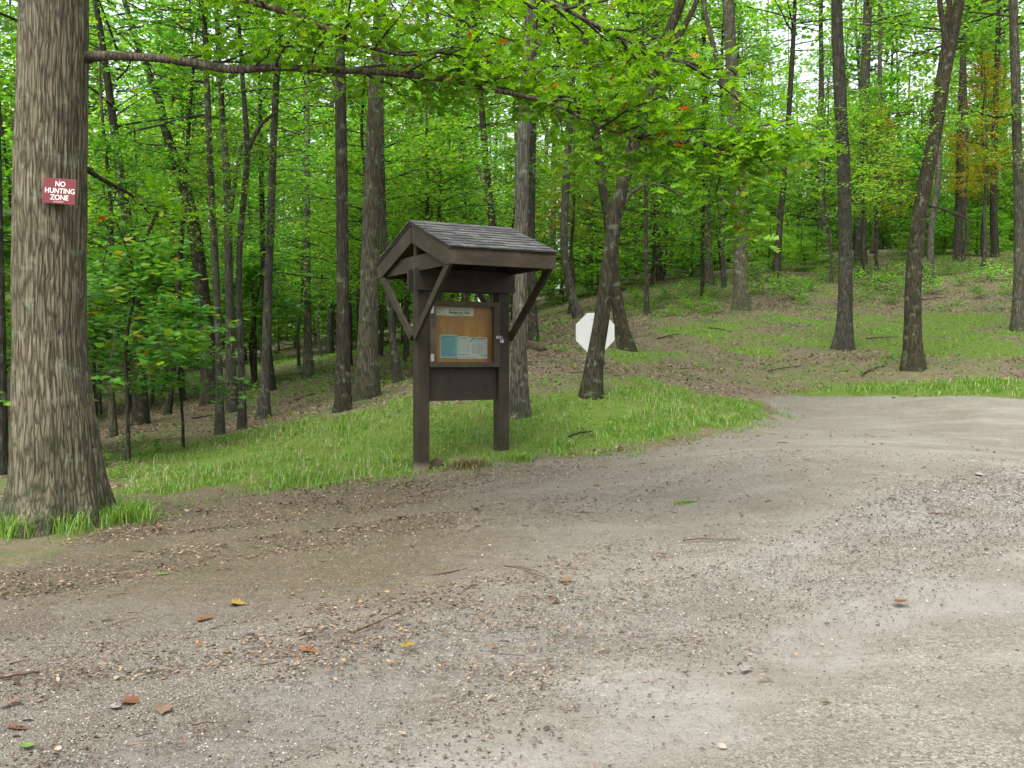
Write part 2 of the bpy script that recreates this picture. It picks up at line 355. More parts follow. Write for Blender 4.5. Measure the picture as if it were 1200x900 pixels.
REDS = simple('sign_red', (.12, .012, .015), .45, var=.15); WHITEP = simple('white_print', (.55, .54, .52), .5); WHITESIGN = simple('sign_back_white', (.42, .43, .41), .5, var=.06, sc_=6)
STEEL = simple('galvanised_steel', (.33, .33, .31), .45, .6); ALU = simple('bolt_metal', (.35, .34, .33), .4, .9)
STUMP = simple('rotten_wood', (.06, .035, .022), .95, var=.5, sc_=12, bump=.8)
def shingle_mat():
    t = NT('asphalt_shingle'); r = t.n('NewGeometry').outputs['Random Per Island']
    c = t.ramp(r, [(0, (.045, .045, .047)), (.5, (.075, .074, .075)), (1, (.115, .112, .11))])
    g = t.noise(t.coord(), 260, 2, .8); c = t.mix(t.ramp(g, [(.35, .5), (.65, 0.0)]), c, (.05, .05, .052))
    b = t.noise(t.coord(), 5, 3); c = t.mix(t.ramp(b, [(.5, 0.0), (.8, .3)]), c, (.2, .19, .17))
    return t.pbr(c, .95, t.bump(g, .6, .003), spec=.2)
SHING = shingle_mat()
def glass():
    t = NT('clear_glazing'); fr = t.n('Fresnel', {'IOR': 1.22}).outputs[0]
    tr = t.n('BsdfTransparent', {'Color': (.93, .96, .94, 1)}); gl = t.n('BsdfGlossy', {'Roughness': .06, 'Color': (1, 1, 1, 1)})
    m = t.n('MixShader', {0: fr, 1: tr.outputs[0], 2: gl.outputs[0]}); t.t.links.new(m.outputs[0], t.out.inputs[0]); return t.m
GLASS = glass()

def ground_mat():
    t = NT('ground_cover'); P = t.coord((1, 1, 1), 'World')
    at_ = lambda n: t.n('Attribute', attribute_name=n, attribute_type='GEOMETRY').outputs['Fac']
    road, grass, dirt = at_('road'), at_('grass'), at_('dirt')
    # --- road: compacted limestone fines, loose stones, damp dark bits, drawn out along the wheel tracks
    TR = t.coord((.28, 1.25, 1), 'World', (0, 0, R(-38)))
    tr = t.noise(TR, .75, 4, .55); tr2 = t.noise(TR, 2.6, 4, .6)
    track = at_('track'); loose = t.ramp(t.math('ADD', t.math('MULTIPLY', tr, .75), t.math('MULTIPLY', tr2, .25)), [(.42, 1.0), (.56, .3)])
    loose = t.math('MULTIPLY', loose, t.math('SUBTRACT', 1.0, t.math('MULTIPLY', t.math('MULTIPLY', track, 1.15), t.ramp(t.noise(P, 3.5, 4, .6), [(.3, .6), (.6, 1.0)])), True), True)
    fine = t.noise(P, 170, 4, .75); med = t.noise(P, 22, 5, .65); big = t.noise(P, 1.3, 5, .6)
    vc = t.n('TexVoronoi', {'Vector': P, 'Scale': 75.0, 'Randomness': 1.0}); vcol = t.n('SeparateColor', {0: vc.outputs['Color']}).outputs[0]
    v2 = t.n('TexVoronoi', {'Vector': P, 'Scale': 38.0, 'Randomness': 1.0}); v2col = t.n('SeparateColor', {0: v2.outputs['Color']}).outputs[0]
    stone = t.ramp(vcol, [(0, (0.07049, 0.0576, 0.0426)), (.35, (0.141, 0.1297, 0.1047)), (.75, (0.2256, 0.2131, 0.1806)), (1, (0.3947, 0.384, 0.3334))])
    stone = t.mix(t.ramp(v2col, [(.55, 0.0), (.75, .6)]), stone, t.ramp(v2col, [(.5, (0.1034, 0.07767, 0.05594)), (1, (0.3007, 0.2794, 0.2424))]))
    fines = t.mix(fine, (0.141, 0.1316, 0.1074), (0.2256, 0.2161, 0.1852))
    fines = t.mix(t.ramp(med, [(.35, .45), (.6, 0.0)]), fines, (0.1269, 0.1133, 0.09076))
    fines = t.mix(t.ramp(tr2, [(.45, 0.0), (.75, .5)]), fines, (0.3101, 0.3025, 0.2667))
    fines = t.mix(t.math('MULTIPLY', track, .35), fines, (.26, .25, .232))
    rc = t.mix(t.math('MULTIPLY', loose, .7), fines, stone)
    rc = t.mix(t.ramp(big, [(.38, .5), (.6, 0.0)]), rc, (0.1222, 0.09984, 0.07409))
    speck = t.vor(P, 30, 'F1'); spc = t.ramp(t.noise(P, 48, 3, .8), [(.61, 0.0), (.67, .8)])
    rc = t.mix(spc, rc, (.06, .042, .03))
    drift = t.ramp(t.noise(P, 1.6, 6, .68), [(.52, 0.0), (.62, .62)]); px_ = t.n('SeparateXYZ', {0: P}); wl2 = t.ramp(t.math('SUBTRACT', t.math('MULTIPLY', px_.outputs[1], .10), t.math('MULTIPLY', px_.outputs[0], .22)), [(.1, 0.0), (1.0, 1.0)])
    rc = t.mix(t.math('MULTIPLY', drift, wl2), rc, t.mix(t.noise(P, 60, 3, .8), (.045, .030, .021), (.15, .118, .088)))
    # --- bare dirt with crumbled litter
    dn = t.noise(P, 14, 6, .7); dv = t.n('TexVoronoi', {'Vector': P, 'Scale': 48.0, 'Randomness': 1.0}); dvc = t.n('SeparateColor', {0: dv.outputs['Color']}).outputs[1]
    dc = t.mix(dn, (0.06389, 0.05161, 0.03137), (0.1379, 0.1147, 0.07502))
    dc = t.mix(t.ramp(dvc, [(.66, 0.0), (.72, .55)]), dc, t.ramp(dvc, [(.6, (.055, .035, .022)), (.85, (.13, .085, .05)), (1, (.24, .19, .13))]))
    # --- leaf-strewn forest floor
    lv = t.n('TexVoronoi', {'Vector': t.n('VectorMath', {0: P, 1: t.n('TexNoise', {'Vector': P, 'Scale': 9.0}).outputs['Color']}, operation='ADD').outputs[0], 'Scale': 22.0, 'Randomness': 1.0})
    lvc = t.n('SeparateColor', {0: lv.outputs['Color']}).outputs[0]
    lc = t.ramp(lvc, [(0, (0.051, 0.0357, 0.0255)), (.3, (0.0935, 0.068, 0.0476)), (.6, (0.1403, 0.1062, 0.0748)), (.85, (0.187, 0.1445, 0.1062)), (1, (0.085, 0.102, 0.02975))])
    lc = t.mix(t.ramp(t.noise(P, .9, 5, .6), [(.45, 0.0), (.62, .55)]), lc, (.06, .095, .022))
    # --- soil under grass and moss
    gn = t.noise(P, 6, 6, .7); gc = t.mix(gn, (0.0555, 0.0903, 0.015), (0.1258, 0.2021, 0.0225)); gc = t.mix(t.ramp(t.noise(P, 60, 4, .7), [(.4, .5), (.6, 0.0)]), gc, (0.0444, 0.0473, 0.0225))
    gm = t.math('MULTIPLY', grass, t.ramp(t.noise(P, 2.6, 5, .65), [(.3, .55), (.55, 1.0)]), True)
    gm = t.ramp(t.math('ADD', gm, t.math('MULTIPLY', t.math('SUBTRACT', t.noise(P, 17, 4, .7), .5), .5)), [(.3, 0.0), (.62, 1.0)])
    fl = t.mix(gm, lc, gc)
    edge = t.math('MULTIPLY', t.math('SUBTRACT', t.noise(P, 8, 5, .7), .5), 1.1)
    rm = t.ramp(t.math('ADD', road, edge), [(.3, 0.0), (.7, 1.0)])
    dm = t.ramp(t.math('ADD', dirt, edge), [(.3, 0.0), (.75, 1.0)])
    org = t.ramp(t.math('ADD', wl2, t.math('MULTIPLY', t.math('SUBTRACT', big, .5), 1.2)), [(.3, 0.0), (1.0, .55)])
    rc = t.mix(org, rc, (.075, .060, .045))
    dsp = t.noise(P, 70, 5, .85); dc = t.mix(1.0, dc, t.ramp(dsp, [(.36, .35), (.48, .9), (.58, 1.0)]), 'MULTIPLY'); dc = t.mix(t.ramp(dsp, [(.56, 0.0), (.63, .7)]), dc, (.21, .175, .12)); dc = t.mix(t.ramp(t.noise(P, 2.4, 5, .65), [(.48, 0.0), (.66, .6)]), dc, (.065, .062, .030))
    rc = t.mix(dm, rc, dc)
    spk = t.noise(P, 105, 4, .85); spl = t.noise(P, 36, 4, .8)
    rc = t.mix(t.mix(loose, .55, 1.0), rc, t.mix(1.0, rc, t.ramp(spk, [(.34, .28), (.46, .85), (.55, 1.0), (.66, 1.0)]), 'MULTIPLY'))
    rc = t.mix(t.math('MULTIPLY', t.ramp(spk, [(.56, 0.0), (.64, .65)]), t.mix(loose, .35, 1.0)), rc, (.33, .317, .29))
    rc = t.mix(t.math('MULTIPLY', t.ramp(spl, [(.57, 0.0), (.63, .75)]), t.math('ADD', t.math('MULTIPLY', wl2, .8), .15)), rc, (.040, .027, .019))
    c = t.mix(rm, fl, rc)
    # relief
    hr = t.math('ADD', t.math('MULTIPLY', t.math('SUBTRACT', .6, vc.outputs['Distance']), t.math('MULTIPLY', loose, 1.0)), t.math('MULTIPLY', fine, .5))
    hl = t.math('ADD', lvc, t.math('MULTIPLY', gn, .6))
    hh = t.n('Mix', {0: rm, 2: hl, 3: hr}, data_type='FLOAT').outputs[0]
    nb = t.bump(hh, .85, .008); nb = t.bump(med, .6, .02, nb)
    return t.pbr(c, .95, nb, spec=.15)
GROUND = ground_mat()

# ------------------------------------------------------------------ ground: gravel road and forest floor cut from one sheet
def build_ground():
    th1 = np.linspace(-35, 35, 360); th2 = np.linspace(35, 325, 130)[1:-1]
    th = np.radians(np.concatenate([th1, th2])); nt = len(th)
    rs = np.concatenate([[.35], np.geomspace(.8, 2.6, 14)[:-1], np.geomspace(2.6, 95, 330), np.geomspace(100, 900, 14)])
    RR, TT = np.meshgrid(rs, th, indexing='ij')
    x = (RR * np.sin(TT)).ravel(); y = (RR * np.cos(TT)).ravel()
    z = terr(x, y); rr, gg, gl, ll, vv, r = masks(x, y)
    near = np.clip(1 - np.hypot(x, y) / 80, 0, 1)
    z += (fbm(x * 1.3, y * 1.3, 1.) - .5) * .09 * (1 - rr) * near + (fbm(x * 6, y * 6, 2.) - .5) * .022 * near
    a = R(38); u = x * math.cos(a) + y * math.sin(a); v = -x * math.sin(a) + y * math.cos(a)
    z += rr * (fbm(u * .25, v * 1.6, 4.) - .5) * .07 * near
    z -= 0.0
    # dirt apron: strip along the grass and round the oak
    dx = np.clip(1 - np.abs(r - .35) / 1.0, 0, 1) * np.clip((1.6 - x) / 3.5, 0, 1)
    dl = np.clip((-x * .75 - y * .12 + 1.9 + 1.1 * (fbm(x * .8, y * .8) - .5)) / 2.2, 0, 1) * np.clip((y - 4.6) / 2.0, 0, 1)
    dirt = np.clip(np.maximum(dx, dl), 0, 1)
    track = np.zeros(len(x)); wob_ = (fbm(x * 1.4, y * 1.4, 41.) - .5) * .35
    for pts, w_ in (([(180, 890), (330, 830), (480, 780), (640, 735), (820, 700)], .22), ([(560, 905), (760, 835), (930, 760), (1040, 715), (1120, 693), (1210, 655)], .22), ([(1000, 678), (1100, 640), (1210, 598)], .2), ([(700, 740), (820, 690), (960, 640), (1100, 590), (1200, 560)], .16)):
        q = [hit(*p) for p in pts]; d = np.full(len(x), 1e9)
        for a_, b_ in zip(q[:-1], q[1:]):
            e = b_ - a_; t_ = np.clip(((x - a_[0]) * e[0] + (y - a_[1]) * e[1]) / (e @ e), 0, 1); d = np.minimum(d, np.hypot(x - a_[0] - t_ * e[0], y - a_[1] - t_ * e[1]))
        track = np.maximum(track, np.clip(1 - np.maximum(d + wob_ - w_, 0) / .28, 0, 1))
    V = np.stack([x, y, z - .018 * track], 1)
    n = len(rs); i = np.arange(n - 1)[:, None] * nt; j = np.arange(nt)[None]; k = (j + 1) % nt
    Q = np.stack([i + j, i + nt + j, i + nt + k, i + k], -1).reshape(-1, 4)[:, ::-1]
    cen = V[Q].mean(1); inside = (rr[Q].mean(1) > .35)
    attrs = {'track': track, 'road': rr, 'grass': gl, 'dirt': dirt}
    for nm, sel in (('gravel_road', inside), ('forest_floor', ~inside)):
        q = Q[sel]; used, inv = np.unique(q, return_inverse=True); q2 = inv.reshape(q.shape)
        VV = V[used]; fs = [q2]
        if nm == 'gravel_road':   # close the middle under the camera
            c0 = len(VV); VV = np.vstack([VV, [[0, 0, z[:nt].mean()]]])
            ring = np.searchsorted(used, np.arange(nt)); fs.append(np.stack([np.full(nt, c0), np.roll(ring, -1), ring], 1))
        me = arrmesh(nm, VV, fs, GROUND, True)
        for an, av in attrs.items():
            A = me.attributes.new(an, 'FLOAT', 'POINT'); vals = av[used]
            if len(VV) > len(used): vals = np.append(vals, 1.0 if an == 'road' else 0.0)
            A.data.foreach_set('value', vals.astype(np.float32))
        tag(link(nm, me), kind='structure')
build_ground()

# ------------------------------------------------------------------ leaves
def t_simple(): # folded hexagonal leaf, 4 triangles
    V = np.array([(0, 0, 0), (.35, -.28, .07), (.35, .28, .07), (.72, -.22, .03), (.72, .22, .03), (1, 0, -.05)]); T = np.array([(0, 1, 2), (1, 3, 4), (1, 4, 2), (3, 5, 4)])
    return V, T
def t_quad():
    return np.array([(0, 0, 0), (.5, -.36, .08), (1, 0, -.04), (.5, .36, .08)]), np.array([(0, 1, 2), (0, 2, 3)])
def t_lobed(lobes=3, seed=0):
    r = np.random.default_rng(seed); L = [(0.0, .03)]
    xs = np.linspace(.12, .95, lobes * 2 + 1)
    for i, xx in enumerate(xs):
        w = (.34 + .06 * r.random()) * (1 - abs(xx - .55) * .9) if i % 2 == 1 else .10 + .03 * r.random()
        L.append((xx + (.06 if i % 2 == 1 else 0), w))
    top = L; V = [(0, 0, 0)] + [(a, b, .25 * b) for a, b in top] + [(1.02, 0, -.06)] + [(a, -b, .25 * b) for a, b in reversed(top)] + [(.5, 0, 0)]
    n = len(V) - 1; T = [(n, i, (i + 1) % n) for i in range(n)]
    return np.array(V, float), np.array(T)
def t_maple():
    A = [(0, 0), (.02, .2), (-.08, .45), (.22, .36), (.3, .62), (.5, .34), (.62, .40), (.68, .18), (1, 0)]
    V = [(a, b, .12 * b) for a, b in A] + [(a, -b, .12 * b) for a, b in A[-2:0:-1]] + [(.35, 0, 0)]
    n = len(V) - 1; return np.array(V, float), np.array([(n, i, (i + 1) % n) for i in range(n)])
def place_leaves(tmpl, pos, nrm, head, size):
    V, T = tmpl; nrm = nrm / np.linalg.norm(nrm, axis=1)[:, None]
    h = head - (head * nrm).sum(1)[:, None] * nrm; h /= np.linalg.norm(h, axis=1)[:, None] + 1e-9
    s = np.cross(nrm, h)
    W = pos[:, None] + size[:, None, None] * (V[None, :, 0, None] * h[:, None] + V[None, :, 1, None] * s[:, None] + V[None, :, 2, None] * nrm[:, None])
    n = len(pos); TT = (T[None] + (np.arange(n) * len(V))[:, None, None]).reshape(-1, 3)
    return W.reshape(-1, 3), TT
class Foliage:
    def __init__(s, seed): s.r = np.random.default_rng(seed); s.p = []; s.nr = []; s.h = []; s.s = []; s.tv = []; s.tf = []; s.tn = 0
    def twig(s, P, r, sides=4):
        V, Fq = tube(P, r, sides); s.tv.append(V); s.tf.append(Fq + s.tn); s.tn += len(V)
    def spray(s, c, rad, n, size, tilt=(0, 0), droop=.25, thick=.06, njit=.42):
        r = s.r; a = r.random(n) * 2 * np.pi; q = np.sqrt(r.random(n)) * rad
        p = np.stack([q * np.cos(a), q * np.sin(a), -droop * q * q / rad + r.normal(0, thick, n)], 1)
        p[:, 2] += p[:, 0] * tilt[0] + p[:, 1] * tilt[1]
        s.p.append(p + c); nn = r.normal(0, njit, (n, 3)); nn[:, 2] = 1; s.nr.append(nn)
        a2 = a + r.normal(0, .9, n); s.h.append(np.stack([np.cos(a2), np.sin(a2), r.normal(-.25, .3, n)], 1)); s.s.append(size * r.uniform(.65, 1.25, n))
    def mesh(s, name, tmpl, leafm, twigm=None):
        V, T = place_leaves(tmpl, np.concatenate(s.p), np.concatenate(s.nr), np.concatenate(s.h), np.concatenate(s.s))
        if s.tv:
            TV = np.concatenate(s.tv); TF = np.concatenate(s.tf)
            me = arrmesh(name, np.concatenate([V, TV]), [T, TF + len(V)], [leafm, twigm or TWIG])
            mi = np.zeros(len(T) + len(TF), np.int32); mi[len(T):] = 1; me.polygons.foreach_set('material_index', mi)
        else: me = arrmesh(name, V, T, leafm)
        return me
def crown(name, seed, Rr, H, nb, nsp, nl, size, tmpl, mat, low=.15, br=.03, srad=.5):
    f = Foliage(seed); r = f.r
    for b in range(nb):
        u = (b + r.random()) / nb; z0 = u * H * .85; az = r.random() * 6.283
        prof = (.55 + .45 * math.sin(math.pi * min(1, (u + .12)) ** .8)) * (1 - .45 * u)
        L = Rr * prof * r.uniform(.65, 1.1); rise = r.uniform(.05, .45) + .35 * u
        d = np.array([math.cos(az), math.sin(az), 0]); side = np.array([-d[1], d[0], 0]); bend = r.normal(0, .12)
        ts = np.linspace(0, 1, 6)
        P = np.array([d * L * t + side * bend * L * t * t + np.array([0, 0, z0 + L * rise * (t - .35 * t * t)]) for t in ts]) + r.normal(0, .02 * L, (6, 3)) * ts[:, None]
        f.twig(P + r.normal(0, .012 * L, (6, 3)) * ts[:, None], .8 * br * L / 3 * (1 - .85 * ts) + .003)
        for k in range(nsp):
            t = low + (1 - low) * (k + r.random()) / nsp; i = min(4, int(t * 5)); q = P[i] + (P[i + 1] - P[i]) * (t * 5 - i)
            off = side * r.normal(0, .30) * L * .7 * (1 - .4 * t) + np.array([0, 0, r.normal(0, .12)]); c = q + off
            f.twig(np.array([q, (q + c) / 2 + [0, 0, .04], c]), np.array([.006, .004, .002]) * (1 + br * 8), 3)
            f.spray(c, srad * r.uniform(.7, 1.3), int(nl * r.uniform(.6, 1.3)), size, (r.normal(0, .12), r.normal(0, .12)))
    return f.mesh(name, tmpl, mat)
CAN = [crown('crown', 10 + i, 4.2, 8.5, 34, 5, 15, .15, t_simple(), LEAF, br=.035, srad=.62) for i in range(3)]        # tall trees
MID = [crown('crown', 20 + i, 2.9, 6.0, 34, 5, 28, .13, t_simple(), LEAF, br=.03, srad=.5) for i in range(3)]         # trees of the middle storey
FAR = [crown('crown', 30 + i, 3.8, 7.5, 38, 5, 17, .22, t_quad(), LEAF, br=.04, srad=.7) for i in range(3)]
LOWC = [crown('lower_foliage', 60 + i, 2.9, 5.0, 15, 4, 26, .11, t_simple(), LEAF, br=.02, srad=.45) for i in range(3)]
SAP = [crown('crown', 40 + i, 1.5, 2.6, 18, 4, 26, .10, t_maple(), LEAFM, br=.016, srad=.36) for i in range(3)]
SHR = [crown('foliage', 50 + i, .85, .6, 12, 3, 9, .085, t_simple(), LEAF, br=.015, srad=.22) for i in range(3)]
def remat(me, m): c = me.copy(); c.materials[0] = m; return c
MIDY = remat(MID[0], LEAFY); FARY = remat(FAR[1], LEAFY)

# ------------------------------------------------------------------ tree builder
def trunk_mesh(name, P, W, bark, sides=14, step=.18, flare=.55, fh=.35, seed=0, extend=None, rough=.05):
    """P world points base..top, W radii; coordinates come out relative to P[0]"""
    P = np.asarray(P, float); P2, r = resample(P, W, step)
    h = P2[:, 2] - P[0, 2]; n = len(P2); th = np.arange(sides) / sides * 6.283
    H, TH = np.meshgrid(h, th, indexing='ij')
    rm = 1 + flare * np.exp(-np.maximum(H, 0) / fh) * (1 + .45 * np.sin(TH * 3 + seed) + .3 * np.sin(TH * 5 + seed * 2))
    rm += (vn(np.cos(TH) * 2 + seed, np.sin(TH) * 2, H * 1.5) - .5) * rough * 2
    V, Fq = tube(P2, r, sides, rm)
    return arrmesh(name, V - P[0], Fq, bark, True), P2 - P[0]
def to_world(pts, Y, dy=0.0):
    P = []; W = []
    for k, (px, py, w) in enumerate(pts):
        y = Y + dy * k / max(1, len(pts) - 1); P.append(at(px, py, y)); W.append(w * y / F / 2 * (.88 if k else 1))
    return P, W
def forest_tree(label, pts, Y, bark=BARK, limbs=(), top=13.0, crowns=None, name='forest_tree', group='tall trees around the clearing', sides=14, dy=0., cz=None, cs=1.0, flare=.5, seed=None, low=3.6):
    """pts: photograph points (x, y, width) up the trunk, base first, standing at distance Y"""
    seed = seed if seed is not None else int(pts[0][0]); rr = random.Random(seed)
    P, W = to_world(pts, Y, dy)
    bx, by = P[0][0], P[0][1]; gz = tz(bx, by)
    P[0] = np.array([bx, by, gz]); P.insert(0, P[0] - np.array([0, 0, .25])); W.insert(0, W[0])
    d = P[-1] - P[-2] if len(P) > 2 else np.array([0, 0, 1.]); d = d / np.linalg.norm(d); d = d * np.array([.7, .7, 1]); d /= np.linalg.norm(d)
    zt = gz + top
    if P[-1][2] < zt - .5:
        k = (zt - P[-1][2]) / d[2]
        P += [P[-1] + d * k * .5, P[-1] + d * k + np.array([rr.uniform(-.3, .3), rr.uniform(-.3, .3), 0])]; W += [W[-1] * .7, W[-1] * .25]
    root = empty(name, (bx, by, gz - .25), label, 'tree', group)
    me, C = trunk_mesh('trunk', P, W, bark, sides, .16 if Y < 18 else .3, flare, .28, seed)
    link('trunk', me, root)
    for lp in limbs:
        LP, LW = to_world(lp[1], lp[0]); LP = [np.array(p) for p in LP]
        m, _ = trunk_mesh('limb', LP, LW, BARK_LIMB if bark is BARK_DARK else bark, 8, .15, 0, .3, seed)
        link('limb', m, root, tuple(LP[0] - np.array([bx, by, gz - .25])))
    cs_m = crowns or CAN; m = rr.choice(cs_m)
    if P[1][0] < -2 and Y > 16: cs *= .78
    zc = (cz if cz is not None else top * .5); i = int(np.argmin(abs(C[:, 2] - zc)))
    c = link('crown', m, root, tuple(C[i])); c.rotation_euler = (0, 0, rr.uniform(0, 6.28)); c.scale = (cs, cs, cs)
    if Y >= 17 and low:
        i = int(np.argmin(abs(C[:, 2] - low))); k = rr.uniform(.5, .75)
        c = link('lower_foliage', rr.choice(LOWC), root, tuple(C[i])); c.rotation_euler = (0, 0, rr.uniform(0, 6.28)); c.scale = (k, k, k * .9)
    return root

# ---- the trees one can tell apart (x, y, width read off the photograph at 1200 px)
forest_tree('dark straight trunk just left of the pale one, left of the notice board', [(402, 481, 19), (402, 400, 17), (401, 250, 16), (399, 120, 15), (397, 0, 13)], 15, BARK_DARK, top=15, cz=7.5)
forest_tree('pale grey thick trunk directly left of the notice board', [(430, 466, 30), (431, 400, 25), (434, 280, 24), (438, 180, 22), (442, 80, 19), (446, 0, 16)], 16, BARK, top=16, cz=8.5)
forest_tree('mossy rough trunk rising right behind the notice board', [(608, 488, 24), (608, 400, 20), (611, 280, 19), (612, 170, 18), (618, 80, 17), (623, 0, 15)], 13.3, BARK, top=15, cz=8, limbs=[(13.3, [(619, 70, 5), (640, 40, 4), (665, 10, 3)])])
forest_tree('leaning crooked dark trunk in front of the white octagonal sign, forking near the top', [(693, 462, 27), (697, 420, 22), (706, 370, 20), (713, 310, 18), (721, 250, 18), (736, 190, 17), (752, 140, 15), (766, 85, 14), (780, 45, 13), (800, 0, 12)], 14, BARK_DARK, top=14, cz=9,
            limbs=[(14, [(766, 85, 10), (785, 60, 9), (800, 35, 8), (818, 0, 6), (830, -40, 4)]), (14, [(722, 258, 5), (733, 232, 5), (748, 218, 4), (775, 214, 3), (800, 232, 2)])], flare=.3)
forest_tree('tall pale trunk at the upper edge of the lawn, forked above', [(869, 363, 20), (868, 320, 18), (866, 230, 18), (862, 150, 18), (857, 70, 16), (853, 0, 15)], 29, BARK, top=17, cz=9.5, limbs=[(29, [(858, 120, 8), (846, 95, 8), (838, 60, 7), (827, 20, 6), (820, -30, 5)])], cs=1.15)
forest_tree('straight scaly trunk on the lawn between the tall pale trunk and the forked leaning one', [(988, 408, 24), (990, 380, 20), (991, 300, 17), (989, 200, 17), (984, 100, 16), (980, 0, 14)], 22.6, BARK, top=16, cz=8.5)
forest_tree('curved trunk at the right of the lawn with roots undercut by the road bank', [(1071, 431, 26), (1069, 390, 22), (1070, 330, 21), (1076, 260, 19), (1087, 200, 18), (1098, 145, 17), (1108, 80, 16), (1120, 25, 15), (1130, -30, 12)], 20, BARK_DARK, top=15, cz=8,
            limbs=[(20, [(1112, 60, 9), (1104, 25, 8), (1098, -20, 6)]), (20.6, [(1080, 240, 8), (1088, 190, 11), (1096, 120, 10), (1108, 50, 9), (1114, -10, 7)]), (20, [(1082, 240, 3.5), (1100, 243, 3), (1120, 250, 3), (1141, 261, 2)])])
forest_tree('grey trunk at the far right edge of the lawn', [(1193, 387, 17), (1194, 340, 13), (1194, 250, 12), (1191, 120, 12), (1187, 0, 11)], 25, BARK, top=15, cz=8, limbs=[(25, [(1190, 130, 5), (1170, 138, 5), (1150, 132, 4), (1125, 128, 3)])])
forest_tree('stout dark trunk just right of the white octagonal sign, bending up to the left', [(735, 411, 20), (726, 375, 17), (719, 320, 14), (714, 260, 12), (706, 220, 12), (699, 160, 11), (692, 90, 10), (684, 30, 9)], 21, BARK_DARK, top=13, cz=8, limbs=[(21, [(689, 70, 7), (680, 40, 6), (664, 18, 5), (660, -20, 4)])])
forest_tree('curving thin trunk leaning over the white octagonal sign from its left', [(680, 368, 13), (668, 345, 11), (660, 290, 10), (663, 220, 10), (668, 150, 9), (672, 60, 8)], 27, BARK, top=13, cz=7, cs=.8)
forest_tree('short dark trunk seen between the notice board and the white octagonal sign', [(625, 396, 14), (624, 360, 11), (622, 300, 10), (624, 200, 9)], 22.5, BARK_DARK, top=12, cz=6, cs=.8)
forest_tree('thin dark trunk leaning between the pale trunk and the notice board', [(467, 449, 11), (460, 400, 9), (454, 330, 9), (449, 270, 9), (447, 180, 8)], 19, BARK_DARK, top=11, cz=6, cs=.8, crowns=MID)
forest_tree('forked dark trunk nearest the big oak on its right, behind the maple sapling', [(165, 497, 19), (164, 440, 17), (160, 370, 14), (157, 310, 13), (150, 260, 13), (143, 222, 12)], 21, BARK_DARK, top=12, cz=6, limbs=[(21, [(143, 222, 8), (128, 216, 8), (112, 205, 6), (98, 196, 5)]), (21, [(158, 300, 5), (175, 270, 5), (188, 240, 4)])])
forest_tree('thin dark stem leaning right, behind the maple sapling', [(196, 487, 9), (203, 430, 8), (208, 370, 7), (210, 310, 7), (216, 240, 6)], 24, BARK_DARK, top=11, cz=6, crowns=MID)
forest_tree('thick trunk leaning left in the left half of the woods, with a crooked top', [(247, 473, 22), (243, 400, 20), (236, 330, 18), (226, 255, 17), (213, 205, 15), (196, 165, 12), (188, 120, 10), (176, 90, 9), (160, 50, 8)], 24, BARK_DARK, top=14, cz=8)
forest_tree('slim pale trunk standing in front of the thick left-leaning one', [(258, 510, 12), (257, 440, 9), (254, 330, 9), (247, 220, 9), (244, 130, 8), (240, 40, 7)], 18, BARK, top=12, cz=7, crowns=MID)
forest_tree('straight brown trunk between the slim pale one and the wavy dark one', [(272, 483, 14), (270, 400, 12), (268, 333, 11), (267, 220, 11), (262, 160, 8)], 22, BARK, top=13, cz=7, limbs=[(22, [(268, 260, 7), (275, 215, 6), (283, 170, 5)])])
forest_tree('wavy dark slender trunk with angular upper branches, left half of the woods', [(284, 504, 11), (283, 430, 9), (280, 366, 9), (280, 290, 8), (287, 220, 8), (291, 175, 8), (286, 120, 6)], 18.5, BARK_DARK, top=11, cz=7.5, crowns=MID, limbs=[(18.5, [(290, 178, 6), (300, 155, 6), (308, 142, 5), (324, 132, 4)])])
forest_tree('straight light brown trunk midway between the wavy dark one and the dark straight one', [(309, 490, 16), (311, 440, 12), (314, 340, 11), (318, 240, 10), (321, 150, 9), (326, 60, 8)], 20, BARK, top=13, cz=7.5)
forest_tree('slim trunk close behind the straight light brown one', [(319, 455, 9), (314, 400, 8), (309, 330, 7), (307, 240, 7)], 27, BARK_DARK, top=12, cz=6, crowns=MID)
forest_tree('distant trunk at the top of the leafy slope, left of the dark straight one', [(361, 443, 14), (361, 400, 10), (360, 330, 9), (360, 220, 8)], 30, BARK, top=14, cz=7)
forest_tree('brown trunk seen above the left end of the notice board roof', [(516, 420, 9), (516, 340, 9), (513, 250, 8), (508, 165, 8), (503, 80, 7)], 34, BARK_FAR, top=15, cz=8)
forest_tree('dark thin trunk seen above the middle of the notice board roof', [(544, 415, 8), (544, 340, 8), (545, 250, 7), (541, 180, 6)], 32, BARK_DARK, top=13, cz=6.5, crowns=MID)
forest_tree('forked trunk seen above the right end of the notice board roof', [(580, 412, 11), (580, 340, 11), (577, 260, 10), (570, 200, 9), (565, 130, 8), (558, 60, 7)], 30, BARK_DARK, top=14, cz=8, limbs=[(30, [(572, 225, 6), (561, 200, 5), (550, 170, 4), (543, 150, 3)])])
forest_tree('thin trunk in the woods midway between the leaning trunk and the tall pale one', [(758, 374, 6), (757, 300, 5), (757, 200, 5), (755, 120, 4)], 31, BARK_DARK, top=13, cz=7, crowns=MID)
forest_tree('trunk in the shade just left of the tall pale one', [(831, 344, 11), (830, 280, 10), (828, 200, 9), (826, 120, 8)], 38, BARK_FAR, top=16, cz=9)
forest_tree('slender stem almost touching the tall pale trunk on its left', [(848, 342, 6), (847, 280, 5), (846, 200, 5)], 37, BARK_DARK, top=12, cz=7, crowns=MID)
forest_tree('dark trunk on the slope midway between the tall pale trunk and the scaly one', [(910, 326, 9), (913, 270, 8), (920, 200, 7), (926, 110, 7), (930, 40, 6)], 39, BARK_DARK, top=15, cz=9)
